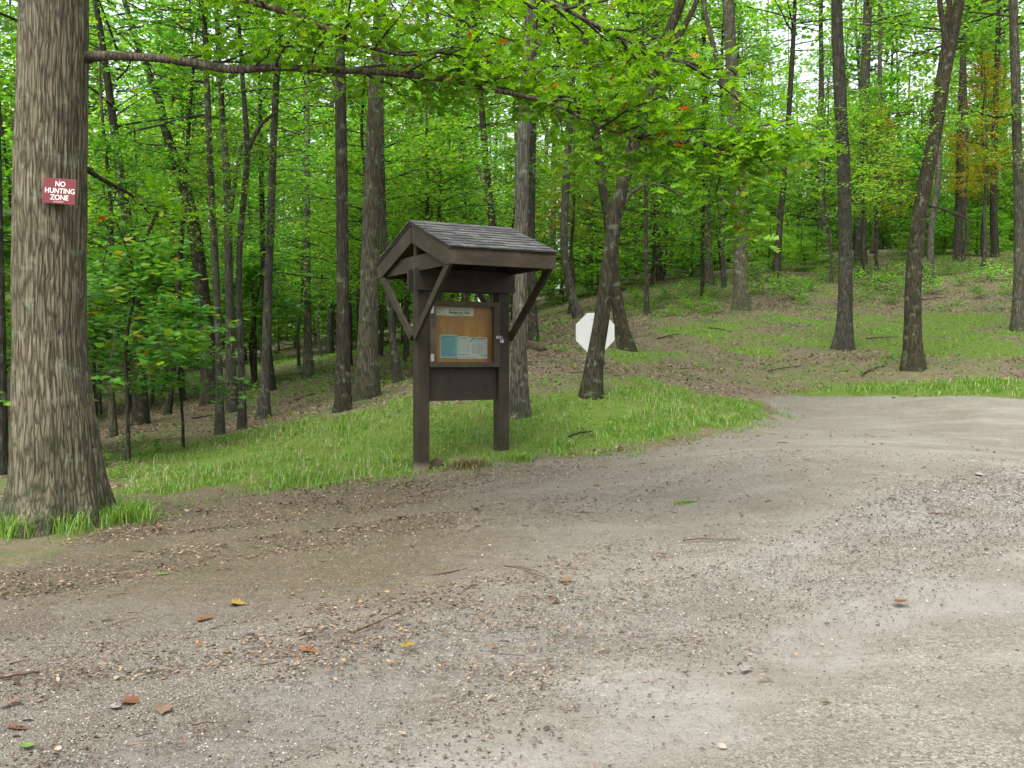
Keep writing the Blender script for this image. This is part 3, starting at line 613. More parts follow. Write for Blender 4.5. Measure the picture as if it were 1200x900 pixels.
forest_tree('thick trunk on the upper slope behind the scaly one', [(1008, 312, 15), (1009, 250, 13), (1011, 170, 13), (1014, 90, 12), (1017, 0, 11)], 42, BARK_FAR, top=17, cz=10)
forest_tree('trunk among orange leaves on the upper slope at the right', [(1122, 303, 10), (1124, 240, 10), (1125, 170, 9), (1128, 90, 8)], 41, BARK_FAR, top=15, cz=9)
forest_tree('second trunk among orange leaves on the upper slope, nearer the frame edge', [(1166, 300, 9), (1164, 240, 9), (1165, 170, 8), (1168, 90, 7)], 42, BARK_DARK, top=15, cz=9)
forest_tree('trunk at the extreme left edge partly hidden by the big oak', [(2, 560, 16), (2, 470, 13), (1, 380, 12), (-4, 200, 12)], 12.5, BARK_DARK, top=12, cz=6, crowns=MID)

# ---- the big oak with the sign
def big_oak():
    Y = 8.45
    edges = [(628, 6, 127), (600, 10, 125), (575, 13, 121), (545, 15, 116), (509, 15, 113), (450, 16, 103), (395, 17, 99), (320, 16, 97), (200, 18, 99), (100, 22, 100), (0, 25, 101), (-120, 28, 102)]
    P = []; W = []
    for y, a, b in edges: P.append(at((a + b) / 2, y, Y)); W.append((b - a) / 2 * Y / F)
    gz = tz(P[0][0], P[0][1]); P[0][2] = gz
    P.insert(0, P[0] - [0, 0, .3]); W.insert(0, W[0] * 1.05)
    for k, h in enumerate((7, 10, 13, 16)): P.append(P[-1] * [1, 1, 0] + [random.uniform(-.25, .25), random.uniform(-.2, .2), gz + h]); W.append([.28, .22, .15, .06][k])
    P2, r = resample(P, W, .022); keep = P2[:, 2] < gz + 6
    hi = P2[~keep][::8]; P3 = np.vstack([P2[keep], hi]); r3 = np.concatenate([r[keep], r[~keep][::8]])
    S = 300; th = np.arange(S) / S * 6.2832; h = P3[:, 2] - gz
    H, TH = np.meshgrid(h, th, indexing='ij')
    cx, sx = np.cos(TH), np.sin(TH)
    lob = np.exp(-np.maximum(H, 0) / .35)
    lob2 = np.exp(-np.maximum(H, 0) / .16); rm = 1 + .10 * lob * np.sin(TH * 4 + .6) + .08 * lob * np.sin(TH * 7 + 2.) + lob2 * (.10 + .22 * np.maximum(0, np.sin(TH * 5 + 1.1)) ** 2)
    wob = (vn(cx * 3, sx * 3, H * .8) - .5) * .35
    f1 = vn(cx * 17 + wob, sx * 17 + wob, H * 1.5 + 5); f2 = vn(cx * 36 + wob, sx * 36, H * 4 + 9)
    rid = 1 - np.abs(f1 * 2 - 1); rid2 = 1 - np.abs(f2 * 2 - 1)
    rm += (-(rid ** 3) * .05 - (rid2 ** 2) * .028 + (vn(cx * 2, sx * 2, H * .8) - .5) * .05)
    V, Fq = tube(P3, r3, S, rm)
    root = empty('oak_tree', tuple(P[0]), 'massive grey oak with a red sign nailed to its trunk, left of the gravel', 'tree')
    link('trunk', arrmesh('trunk', V - P[0], Fq, BARK_OAK, True), root)
    # knot
    def limb(pts, sub=()):
        LP = [at(px, py, y) for px, py, w, y in pts]; LW = [w * y / F / 2 * .84 for px, py, w, y in pts]
        m, C = trunk_mesh('limb', LP, LW, BARK_LIMB, 10, .05, 0, .3, 3, rough=.22); 
        return link('limb', m, root, tuple(LP[0] - P[0])), C + LP[0]
    L1 = [(72, 72, 26, 8.5), (94, 68, 20, 8.5), (112, 65, 12.5, 8.45), (150, 66, 10, 8.35), (200, 69, 11, 8.2), (240, 76, 11, 8.15), (275, 83, 11, 8.1), (320, 78, 9.5, 8.0), (380, 82, 9, 7.9), (440, 84, 8.5, 7.8), (500, 90, 8.5, 7.7), (530, 95, 8, 7.65), (580, 106, 7, 7.6), (630, 116, 6, 7.5), (665, 128, 5, 7.45), (700, 150, 4, 7.4), (745, 160, 3.5, 7.3), (800, 168, 3, 7.2), (860, 172, 2, 7.1)]
    l1, c1 = limb(L1)
    l2, c2 = limb([(66, -90, 16, 8.4), (150, -60, 14, 8.2), (230, -25, 12, 7.9), (285, 0, 10, 7.7), (330, 12, 8.5, 7.6), (370, 28, 8, 7.5), (410, 48, 7, 7.45), (440, 58, 6, 7.4), (475, 66, 4, 7.4), (520, 60, 3, 7.3)])
    l3, c3 = limb([(98, 196, 9, 8.55), (112, 206, 6, 8.7), (130, 216, 5, 8.9), (152, 226, 4, 9.2), (175, 250, 2.5, 9.5)])
    l4, c4 = limb([(80, -130, 14, 8.4), (260, -110, 12, 7.9), (450, -70, 9, 7.6), (600, -20, 7, 7.4), (700, 30, 5, 7.2), (760, 60, 3, 7.1), (820, 80, 2, 7.0)])
    # side twigs + foliage
    f = Foliage(5); r = f.r
    def twigs(C, t0, n, L0, L1_, ns, nl, size, zb=0.0, dn=0.0, back=.5):
        m = len(C)
        for k in range(n):
            t = t0 + (1 - t0) * (k + r.random()) / n; i = min(m - 2, int(t * (m - 1))); q = C[i]
            d = C[min(m - 1, i + 3)] - C[max(0, i - 3)]; d /= np.linalg.norm(d)
            a = (1 if r.random() < back else -1) * r.uniform(.5, 1.3); ca, sa = math.cos(a), math.sin(a)
            e = np.array([d[0] * ca - d[1] * sa, d[0] * sa + d[1] * ca, r.normal(zb, .16)]); e /= np.linalg.norm(e)
            L = r.uniform(L0, L1_); ts = np.linspace(0, 1, 6)[:, None]
            Q = q + e * L * ts + np.array([0, 0, -1]) * dn * L * ts ** 2 + r.normal(0, .025, (6, 3)) * ts
            f.twig(Q, np.linspace(.011, .0035, 6) * (L / .8) ** .5, 5)
            for j in range(ns):
                tt = .3 + .7 * (j + r.random()) / ns; ii = min(4, int(tt * 5)); c = Q[ii] + (Q[ii + 1] - Q[ii]) * (tt * 5 - ii) + r.normal(0, .11, 3) * [1, 1, .6]
                f.twig(np.array([Q[ii], (Q[ii] + c) / 2, c]), np.array([.004, .003, .002]), 3)
                f.spray(c, r.uniform(.14, .24), int(nl * r.uniform(.6, 1.4)), size, droop=.5, thick=.035, njit=.5)
    twigs(c1, .16, 30, .5, 1.2, 5, 11, .09, .2, .03, .88)
    twigs(c1, .52, 14, .4, .95, 5, 13, .095, .12, .12, .7)
    twigs(c2, .12, 21, .5, 1.1, 5, 12, .09, .14, .0, .5)
    twigs(c4, .25, 32, .5, 1.2, 5, 12, .09, -.15, .1)
    twigs(c3, .4, 5, .2, .5, 3, 8, .10)
    # drooping end of the long limb
    for px, py, yy in [(745, 190, 7.2), (790, 200, 7.1), (835, 178, 7.0), (880, 165, 7.0), (925, 160, 6.95), (960, 150, 6.9), (700, 205, 7.3), (905, 200, 6.9), (850, 215, 6.95), (760, 150, 7.2), (820, 150, 7.1), (660, 170, 7.4), (880, 262, 7.0), (845, 262, 7.0), (930, 140, 6.9)]:
        e = at(px, py, yy); i = int(np.argmin(np.linalg.norm((c1 - e) * [1, 1, .5], axis=1))); i = max(0, i - 2); q = c1[i]; ts = np.linspace(0, 1, 7)[:, None]
        L = np.linalg.norm(e - q); Q = q * (1 - ts) + e * ts + np.array([0, 0, .12 * L]) * np.sin(ts * np.pi) + r.normal(0, .015, (7, 3)) * np.sin(ts * np.pi)
        f.twig(Q, np.linspace(.009, .003, 7), 5)
        for j in range(5): f.spray(e + (q - e) * r.uniform(0, .35) + r.normal(0, .1, 3) * [1.2, 1, .5], .17, 11, .092, droop=.5, thick=.035, njit=.5)
    link('foliage', f.mesh('foliage', t_lobed(3, 1), LEAFB), root, tuple(-P[0]))
    cc = link('crown', CAN[0], root, (.1, .1, 9.0)); cc.scale = (1.15, 1.15, 1)
    return root, P, W
OAK, OP, OW = big_oak()

# ---- background forest
trunkm = []
for i in range(6):
    rr_ = np.random.default_rng(100 + i); P = [np.array([0, 0, -.3])]; x = y = 0
    for k in range(1, 9): x += rr_.normal(0, .13); y += rr_.normal(0, .13); P.append(np.array([x, y, k * 2.0 - .3]))
    W = np.linspace(.13, .03, 9) * rr_.uniform(.65, 1.15); trunkm.append(trunk_mesh('trunk', P, W, [BARK_FAR, BARK_DARK, BARK][i % 3], 9, .5, .4, .3, i))
pole = []
for i in range(4):
    rr_ = np.random.default_rng(200 + i); P = [np.array([0, 0, -.2])]; x = y = 0
    for k in range(1, 8): x += rr_.normal(0, .09); y += rr_.normal(0, .09); P.append(np.array([x, y, k * 1.1 - .2]))
    pole.append(trunk_mesh('trunk', P, np.linspace(.065, .015, 8) * rr_.uniform(.8, 1.3), [BARK_DARK, BARK_FAR][i % 2], 7, .4, .3, .2, i))
taken = [(o.location.x, o.location.y) for o in col.objects if o.type == 'EMPTY']
def free(x, y, d): return all((x - a) ** 2 + (y - b) ** 2 > d * d for a, b in taken)
def side_of(x, y): s = x / y; return ('beyond the left half of the clearing' if s < -.12 else 'beyond the notice board and white sign' if s < .2 else 'on the slope beyond the lawn')
LOWLIM = lambda x, y: y > 31 + max(0, x) * .35 if x > -2 else y > 33
cnt = 0; tries = 0
while cnt < 115 and tries < 6000:
    tries += 1; y = 26 + 78 * random.random() ** .95; x = random.uniform(-.66, .66) * (y + 6)
    if not LOWLIM(x, y) or not free(x, y, 2.3): continue
    taken.append((x, y)); cnt += 1
    where = side_of(x, y); far = y > 45
    o = empty('forest_tree', (x, y, tz(x, y)), ('one of the far thin trunks ' if far else 'one of the nearer background trees ') + where, 'tree', ('far trees ' if far else 'background trees ') + where, random.uniform(0, 6.28))
    me, C = random.choice(trunkm); t_ = link('trunk', me, o)
    s = random.uniform(.8, 1.3); zs = random.uniform(.9, 1.15) * (1.0 if y < 42 else 1.45); t_.scale = (s, s, zs)
    hb = random.uniform(5.5, 8.5) if y < 42 else random.uniform(7, 15); i = int(np.argmin(abs(C[:, 2] * zs - hb)))
    c = link('crown', random.choice(FAR), o, (C[i][0] * s, C[i][1] * s, hb)); k = random.uniform(.9, 1.25); c.scale = (k, k, random.uniform(.9, 1.2)); c.rotation_euler = (0, 0, random.uniform(0, 6.28))
cnt = 0; tries = 0
while cnt < 105 and tries < 6000:
    tries += 1; y = 19 + 70 * random.random() ** 1.25; x = random.uniform(-.62, .62) * (y + 4)
    if not LOWLIM(x, y + (9 if x < -3 else 0)) or not free(x, y, 1.5): continue
    taken.append((x, y)); cnt += 1; where = side_of(x, y)
    aut = (x > 14 and 36 < y < 52 and random.random() < .35) or (2 < x < 5 and y < 50 and random.random() < .25)
    lab = 'one of the understory trees turning orange and yellow ' if aut else 'one of the slim leafy understory trees '
    o = empty('understory_tree', (x, y, tz(x, y)), lab + where, 'tree', lab[11:].strip() + ' ' + where, random.uniform(0, 6.28))
    me, C = random.choice(pole); link('trunk', me, o)
    hb = random.uniform(1.4, 3.2); i = int(np.argmin(abs(C[:, 2] - hb)))
    c = link('crown', (MIDY if aut else random.choice(MID if y < 45 else FAR)), o, (C[i][0], C[i][1], hb)); k = random.uniform(.75, 1.1) * (.75 if aut else 1); c.scale = (k, k, random.uniform(.8, 1.05)); c.rotation_euler = (0, 0, random.uniform(0, 6.28))
cnt = 0; tries = 0
while cnt < 22 and tries < 4000:
    tries += 1; y = random.uniform(18, 34); x = random.uniform(-.60, -.06) * y
    if not free(x, y, 1.3): continue
    taken.append((x, y)); cnt += 1
    o = empty('understory_tree', (x, y, tz(x, y)), 'one of the slim leafy trees standing among the trunks left of the notice board', 'tree', 'slim leafy trees among the trunks on the left', random.uniform(0, 6.28))
    me, C = random.choice(pole); link('trunk', me, o); hb = random.uniform(2.0, 3.6)
    c = link('crown', random.choice(MID), o, (0, 0, hb)); k = random.uniform(.6, .95); c.scale = (k, k, k * .85); c.rotation_euler = (0, 0, random.uniform(0, 6.28))
cnt = 0; tries = 0
while cnt < 170 and tries < 9000:
    tries += 1; y = 36 + 62 * random.random(); x = random.uniform(-.64, .64) * (y + 6)
    if not LOWLIM(x, y - 5) or not free(x, y, 1.7): continue
    taken.append((x, y)); cnt += 1; where = side_of(x, y)
    o = empty('understory_tree', (x, y, tz(x, y)), 'one of the bushy low trees filling the woods ' + where, 'tree', 'bushy low trees ' + where, random.uniform(0, 6.28))
    me, C = random.choice(pole); link('trunk', me, o)
    hb = random.uniform(-.3, 1.4); c = link('crown', random.choice(FAR), o, (0, 0, hb)); k = random.uniform(.7, 1.05); c.scale = (k, k, random.uniform(.7, 1.0)); c.rotation_euler = (0, 0, random.uniform(0, 6.28))
cnt = 0; tries = 0
while cnt < 34 and tries < 4000:
    tries += 1; y = random.uniform(41, 58); x = random.uniform(-.02, .6) * y
    if not free(x, y, 1.2): continue
    taken.append((x, y)); cnt += 1
    o = empty('bush', (x, y, tz(x, y) - .1), 'one of the tall bushes crowding the crest of the slope beyond the lawn', 'bush', 'tall bushes on the crest of the slope', random.uniform(0, 6.28))
    me, C = random.choice(pole); st = link('stem', me, o); st.scale = (.6, .6, .35)
    c = link('crown', random.choice(FAR), o, (0, 0, -.1)); k = random.uniform(.35, .6); c.scale = (k, k, k * random.uniform(.5, .75))
def distant_woods():
    f = Foliage(77); r = f.r; n = 1500
    a = r.uniform(-40, 40, n); q = r.uniform(88, 135, n); x = q * np.sin(np.radians(a)); y = q * np.cos(np.radians(a)); z = terr(x, y)
    hh = 27 * r.random(n) ** 1.7
    for i in range(n): f.spray(np.array([x[i], y[i], z[i] + hh[i] + .4]), r.uniform(1.6, 3.0), 42, .62, droop=.3, thick=.55, njit=.8)
    for i in range(0, n, 6):
        f.twig(np.array([[x[i], y[i], z[i] - .5], [x[i] + r.normal(0, .3), y[i], z[i] + 9], [x[i] + r.normal(0, .6), y[i], z[i] + 20]]), np.array([.28, .2, .06]) * r.uniform(.6, 1.2), 6)
    tag(link('distant_woods', f.mesh('distant_woods', t_quad(), LEAF, BARK_FAR)), 'far-off green woods closing the view behind all the trees', 'woods', kind='stuff')
distant_woods()
# autumn-coloured trees seen in the photograph
for px, Y, lab in [(1150, 37, 'small orange-leaved tree on the slope at the right'), (1128, 41, 'yellow-orange tree behind the small orange-leaved one'), (668, 34, 'yellowing tree seen between the notice board and the leaning trunk')]:
    x, _, _ = at(px, 300, Y); o = empty('understory_tree', (x, Y, tz(x, Y)), lab, 'tree'); me, C = pole[1]; link('trunk', me, o); c = link('crown', MIDY, o, (0, 0, 2.8)); c.scale = (.42, .42, .36) if px > 700 else (.5, .5, .5)
# ---- maple saplings by the big oak
for px, py, Y, s, lab in [(150, 560, 13.2, 1.15, 'maple sapling with fans of dark green leaves beside the big oak'), (215, 540, 15.0, .9, 'smaller maple sapling just right of the one beside the big oak'), (112, 540, 16.5, 1.2, 'maple sapling tucked close behind the big oak trunk'),
                          (-30, 560, 14., 1.5, 'bushy sapling left of the big oak at the frame edge'), (300, 470, 30., 1.6, 'leafy sapling low on the slope beyond the wavy dark trunk'), (130, 470, 30., 2.0, 'broad sapling far behind the big oak'), (215, 470, 29., 1.8, 'broad sapling behind the thick left-leaning trunk')]:
    x = at(px, py, Y)[0]; z = tz(x, Y); o = empty('sapling', (x, Y, z - .1), lab, 'sapling')
    rr_ = np.random.default_rng(px + 50); P = [np.array([0, 0, 0.])] + [np.array([rr_.normal(0, .05) * k, rr_.normal(0, .05) * k, k * .75 * s]) for k in range(1, 5)]
    m, C = trunk_mesh('stem', P, np.linspace(.03, .008, 5) * s, BARK_DARK, 7, .2, .2, .1, 1); link('stem', m, o)
    c = link('crown', SAP[(px + 60) % 3], o, (0, 0, .95 * s)); c.scale = (s, s, s * .75); c.rotation_euler = (0, 0, px)
# ---- shrubs along the slope and in the shade
sh = []
for px, py in [(700, 366), (735, 372), (765, 362), (800, 360), (830, 352), (812, 366), (895, 345), (915, 340), (935, 336), (955, 342), (965, 330), (930, 352), (1010, 335), (1030, 330), (1045, 345), (1020, 350), (1000, 322), (1055, 322), (1085, 330), (1105, 322),
               (1125, 335), (1140, 318), (1165, 330), (1090, 345), (1180, 345), (1150, 350), (905, 318), (980, 312), (940, 318), (1060, 305), (885, 330), (780, 350), (745, 352)]:
    x, y = hit(px, py); sh.append((x, y, random.uniform(.45, 1.25) * (1.1 if px > 860 else .8), 'one of the low green bushes along the foot of the wooded slope', 'low bushes along the foot of the wooded slope'))
for i in range(45):
    px = random.uniform(880, 1210) if i % 3 else random.uniform(700, 880); x, y = hit(px, random.uniform(300, 362) if px > 860 else random.uniform(340, 372)); sh.append((x, y, random.uniform(.3, .9), 'one of the low green bushes along the foot of the wooded slope', 'low bushes along the foot of the wooded slope'))
for px, py in [(150, 535), (165, 520), (140, 560), (125, 548), (185, 530)]:
    x, y = hit(px, py); sh.append((x, y, random.uniform(.3, .5), 'one of the small leafy weeds between the big oak and the grass', 'small weeds right of the big oak'))
for x, y, s, lab, g in sh:
    o = tag(link('shrub', random.choice(SHR), None, (x, y, tz(x, y) - .04)), lab, 'shrub', g); o.scale = (s, s, s); o.rotation_euler = (0, 0, random.uniform(0, 6.28))

# ------------------------------------------------------------------ notice board with its little roof
KZ = 1.30
def build_kiosk():
    root = empty('notice_board', (-1.125, 11.0, 1.5 - KZ), 'dark brown wooden notice board under a small shingled gable roof beside the gravel', 'notice board', None, R(29))
    K = lambda z: z + KZ
    # ground at each post
    def gl(x, y):
        c, s = math.cos(R(29)), math.sin(R(29)); return tz(-1.125 + c * x - s * y, 11 + s * x + c * y) - (1.5 - KZ)
    for x0 in (.045, 1.073):
        m = MB(); m.box((x0, -.07, gl(x0 + .07, 0) - .25), (x0 + .14, .07, K(1.06))); m.build('post', WOODV, root, .006)
    for y0 in (-.110, .072):
        m = MB(); m.box((-.005, y0, K(.80)), (1.265, y0 + .038, K(1.04))); m.build('header_beam', WOODH, root, .004)
    ze, zr, D, L = 1.19, 1.565, 1.03, 1.26
    sl = (zr - ze) / D; th_ = .03
    top = lambda v: zr - sl * abs(v)
    # rafters at both gables and the middle (roof frame)
    for s in (-1, 1):
        # fascia
        m = MB(); m.box((0.0, s * D - (0 if s < 0 else .036), K(1.008)), (L, s * D + (.036 if s < 0 else 0), K(ze - th_ + .002))); m.build('fascia', FASC, root, .003)
    for x0, x1 in ((-.002, .036), (L - .036, L + .002)):
        for s in (-1, 1):
            pr = []
            w = .185
            a, b = .012, D - .038
            m = MB(); poly = [(s * a, K(top(a) - th_)), (s * b, K(top(b) - th_)), (s * b, K(1.012)), (s * (b - .10), K(1.012)), (s * a, K(top(a) - th_ - w - .02))]
            m.prism(poly, x0, x1, 0); m.build('rake_board', WOODG, root, .003)
        m = MB(); xi0, xi1 = (x0 + .040, x1 + .036) if x0 < .5 else (x0 - .036, x1 - .040)
        m.box((xi0, -.86, K(1.012)), (xi1, .86, K(1.185))); m.build('tie_board', WOODG, root, .003)
        m = MB(); m.box((xi0 + .002, -.035, K(1.187)), (xi1 - .002, .035, K(zr - .06))); m.build('king_post', WOODV, root, .003)
    m = MB()
    for s in (-1, 1):
        p = [(s * 0.0, K(zr - th_)), (s * (D + .0), K(ze - th_ + .004)), (s * (D + .0), K(ze - .006)), (0.0, K(zr - .008))]
        m.prism(p, -.012, L + .012, 0)
    m.build('roof_deck', WOODH, root)
    # shingles: overlapping courses of separate tabs
    r = np.random.default_rng(3); m = MB(); SL = math.hypot(D, zr - ze); nc = 9; ang = math.atan2(zr - ze, D)
    for s in (-1, 1):
        for c in range(nc):
            d0 = SL + .022 - c * (SL / (nc - .2)); x = -.022 - r.uniform(0, .12)
            lay = 0
            while x < L + .022:
                w = r.choice([.075, .11, .14, .17]) ; lay = r.integers(0, 2)
                x0, x1 = max(x, -.022), min(x + w - .003, L + .022); x += w
                if x1 - x0 < .015: continue
                dd = d0 + (r.uniform(0, .012) if lay else 0); up = max(dd - .21, 0.0)
                tk = .005 + .005 * lay
                def pt(xx, d, h): return (xx, s * (d * math.cos(ang) + h * math.sin(ang)), K(zr) - d * math.sin(ang) + h * math.cos(ang))
                hb, ht = .010 + tk, .003
                V = [pt(x0, dd, .002), pt(x1, dd, .002), pt(x1, up, 0), pt(x0, up, 0), pt(x0, dd, hb), pt(x1, dd, hb), pt(x1, up, ht), pt(x0, up, ht)]
                m.add(V, [(0, 1, 2, 3), (4, 5, 6, 7), (0, 1, 5, 4), (1, 2, 6, 5), (2, 3, 7, 6), (3, 0, 4, 7)])
    x = -.022
    while x < L:
        x1 = min(x + .15, L + .024)
        for s in (-1, 1):
            m.add([(x, 0, K(zr) + .019), (x1, 0, K(zr) + .017), (x1, s * .11, K(zr) - .11 * sl + .019), (x, s * .11, K(zr) - .11 * sl + .022), (x, 0, K(zr) + .01), (x1, 0, K(zr) + .01), (x1, s * .11, K(zr) - .11 * sl + .01), (x, s * .11, K(zr) - .11 * sl + .01)],
                  [(0, 1, 2, 3), (4, 5, 6, 7), (0, 1, 5, 4), (1, 2, 6, 5), (2, 3, 7, 6), (3, 0, 4, 7)])
        x += .147
    m.build('shingles', SHING, root)
    # rafters inside
    for x0 in (.42, .80):
        for s in (-1, 1):
            m = MB(); m.prism([(s * .02, K(zr - th_ - .003)), (s * (D - .04), K(top(D - .04) - th_ - .003)), (s * (D - .04), K(top(D - .04) - th_ - .075)), (s * .02, K(zr - th_ - .1))], x0, x0 + .038, 0); m.build('rafter', WOODG, root)
    # knee braces on the outer faces of the posts
    for xa in (.004, 1.2155):
        for s in (-1, 1):
            m = MB(); p0 = np.array([s * .035, K(.27)]); p1 = np.array([s * .915, K(1.006)]); d = (p1 - p0) / np.linalg.norm(p1 - p0); nrm = np.array([-d[1], d[0]]) * .044
            yend = K(1.008)
            a0, a1 = p0 - nrm, p0 + nrm
            def upto(p): t = (yend - p[1]) / d[1]; return p + d * t
            off = .0025 if s > 0 else 0
            m.prism([tuple(a0), tuple(upto(a0)), tuple(upto(a1)), tuple(a1)], xa - off, xa + .038 - off, 0)
            m.build('brace', WOODG, root, .003)
    # lower panel and display case
    m = MB(); m.box((.187, -.012, K(-.445)), (1.071, .008, K(-.052))); m.build('lower_panel', PANELM, root, .002)
    x0, x1, z0, z1 = .19, 1.070, K(-.055), K(.685)
    case = MB(); yb, yf = .045, -.062      # shell behind the door
    for a, b in (((x0, yf, z0), (x0 + .02, yb, z1)), ((x1 - .02, yf, z0), (x1, yb, z1)), ((x0 + .02, yf, z0), (x1 - .02, yb, z0 + .02)), ((x0 + .02, yf, z1 - .02), (x1 - .02, yb, z1))): case.box(a, b)
    case = case.build('display_case', FRAMEM, root)
    m = MB(); m.box((x0 + .02, .022, z0 + .02), (x1 - .02, .036, z1 - .02)); m.build('back_board', PLY, case)
    m = MB(); y0, y1 = -.104, -.064; wl_, wr, wt, wb = .062, .078, .05, .052
    m.box((x0 - .002, y0, z0 - .006), (x0 + wl_, y1, z1 + .004)); m.box((x1 - wr, y0, z0 - .006), (x1 + .004, y1, z1 + .004))
    m.box((x0 + wl_ + .0005, y0 + .002, z0 - .006), (x1 - wr - .0005, y1, z0 + wb)); m.box((x0 + wl_ + .0005, y0 + .002, z1 - wt), (x1 - wr - .0005, y1, z1 + .004))
    door = m.build('door_frame', FRAMEM, case, .003)
    m = MB(); m.box((x0 + .04, -.078, z0 + .035), (x1 - .05, -.074, z1 - .035)); m.build('glass_pane', GLASS, case)
    for zz in (z0 + .10, z1 - .10):
        m = MB(); m.box((x0 - .004, y0 - .004, zz - .04), (x0 + .014, y0 - .001, zz + .04)); m.box((x0 + .018, y0 - .004, zz - .04), (x0 + .038, y0 - .001, zz + .04)); m.tube([(x0 + .016, y0 - .007, zz - .042), (x0 + .016, y0 - .007, zz + .042)], [.005, .005], 8); m.build('hinge', STEEL, case)
    zz = (z0 + z1) / 2 - .03
    m = MB(); m.box((x1 - .05, y0 - .004, zz - .016), (x1 + .012, y0 - .001, zz + .016)); m.box((x1 - .012, y0 - .02, zz - .010), (x1 - .006, y0 - .004, zz + .010)); m.build('hasp', STEEL, case)
    m = MB(); m.tube([(x1 + .0, y0 - .013, zz - .03), (x1 + .0, y0 - .013, zz - .005), (x1 + .008, y0 - .013, zz + .006), (x1 + .022, y0 - .013, zz + .004), (x1 + .028, y0 - .013, zz - .012), (x1 + .028, y0 - .013, zz - .03)], [.004] * 6, 6); m.box((x1 - .008, y0 - .024, zz - .065), (x1 + .036, y0 - .004, zz - .028)); m.build('padlock', STEEL, case, .001)
    # notices pinned on the back board: things of their own
    ix0, ix1 = x0 + wl_, x1 - wr; iz0, iz1 = z0 + wb, z1 - wt; yp = .0195
    MW = root.matrix_basis.copy()
    bpy.context.view_layer.update(); MW = root.matrix_world.copy()
    def notice(name, xa, xb, za, zb, mat, label, lines, y=yp):
        o = MB(); o.box((0, -.001, 0), (xb - xa, .001, zb - za)); o = o.build(name, mat)
        o.matrix_world = MW @ Matrix.Translation((xa, y, za)); tag(o, label, 'notice')
        W, H = xb - xa, zb - za
        groups = {}
        for lx0, lx1, lz0, lz1, im in lines:
            g = groups.setdefault(im.name, (MB(), im)); g[0].box((lx0 * W, -.0022, lz0 * H), (lx1 * W, -.0014, lz1 * H))
        for g, im in groups.values(): g.build('lettering', im, o)
        return o, W, H
    def text(body, size, mat, parent, loc, align='CENTER', rot=(R(90), 0, 0), sx=1.0, name='lettering', off=0.0):
        cu = bpy.data.curves.new(name, 'FONT'); cu.body = body; cu.size = size; cu.align_x = align; cu.align_y = 'CENTER'; cu.extrude = .0004; cu.offset = off; cu.space_line = .92
        t = bpy.data.objects.new(name + '_src', cu); col.objects.link(t); bpy.context.view_layer.update()
        me = bpy.data.meshes.new_from_object(t.evaluated_get(bpy.context.evaluated_depsgraph_get())); bpy.data.objects.remove(t)
        me.materials.clear(); me.materials.append(mat)
        o = link(name, me, parent, loc); o.rotation_euler = rot; o.scale = (sx, 1, 1); return o
    build_kiosk.text = text
    r = random.Random(4)
    def textlines(x0, x1, z0, z1, n, mat, fill=.5):
        out = []; h = (z1 - z0) / n
        for i in range(n):
            z = z1 - (i + 1) * h; x = x0
            e = x1 - r.random() * (x1 - x0) * .25
            while x < e:
                w = r.uniform(.03, .10); out.append((x, min(x + w, e), z + h * (.5 - fill / 2), z + h * (.5 + fill / 2), mat)); x += w + .018
        return out
    SX = ix1 - ix0; SZ = iz1 - iz0
    fx = lambda t: ix0 + t * SX
    fz = lambda t: iz0 + t * SZ
    # pixel fractions read from the photograph
    notice('notice', fx(.02), fx(.215), fz(.835), fz(.985), PAPERH, 'small blank-looking grey card at the left of the header strip in the display case', textlines(.08, .92, .25, .85, 4, INKG, .3))
    h, W, H = notice('notice', fx(.222), fx(.725), fz(.832), fz(.982), PAPERH, 'cream header strip with two lines of heading at the top of the display case', [(.42, .66, .10, .15, INK)], yp - .001)
    text('Lake Hunting Zone Area', H * .30, INKO, h, (W * .5, -.002, H * .72), sx=.95)
    text('Michigan Lake Tract', H * .36, INK, h, (W * .5, -.0024, H * .38), sx=.92, off=.0012)
    b, W, H = notice('notice', fx(.14), fx(.445), fz(.075), fz(.49), PAPERB, 'pale blue notice with rows of small text, left of the row of papers', [(.05, .08, .80, .90, INK)] + textlines(.16, .92, .84, .94, 2, INKB, .55) + textlines(.08, .94, .08, .80, 15, INKB, .35) + [(.0, 1, .0, .02, PAPER), (.0, 1, .98, 1, PAPER), (0, .025, 0, 1, PAPER), (.975, 1, 0, 1, PAPER)])
    notice('notice', fx(.455), fx(.635), fz(.12), fz(.465), PAPER, 'narrow white form ruled with lines, between the blue notice and the wide white one', [(.06, .94, .06 + .125 * i, .072 + .125 * i, INKG if i % 3 else INKR) for i in range(8)] + [(0, .012, .04, .98, INK), (.99, 1, .04, .98, INK), (.0, 1, .04, .055, INK)] + textlines(.2, .9, .86, .93, 1, INKR), yp - .0012)
    notice('notice', fx(.44), fx(.965), fz(.062), fz(.45), PAPER, 'wide white notice with a bold black heading, at the right of the row of papers',
           textlines(.47, .93, .90, .965, 1, INK, .8) + [(.44, .475, .80, .86, INK)] + textlines(.50, .93, .79, .87, 2, INKG, .35) + textlines(.48, .93, .22, .74, 11, INKG, .3) + [(.76, .97, .155, .175, INK)] + textlines(.05, .9, .04, .1, 1, INKG, .3))
    m = MB(); a = [(math.cos(t / 14 * 6.283) * (.045 + .012 * math.sin(t * 2.1)), math.sin(t / 14 * 6.283) * .04) for t in range(14)]
    for k, f_ in enumerate((-.02, .03)):
        pass
    return root, gl
KROOT, _ = build_kiosk()
text = build_kiosk.text

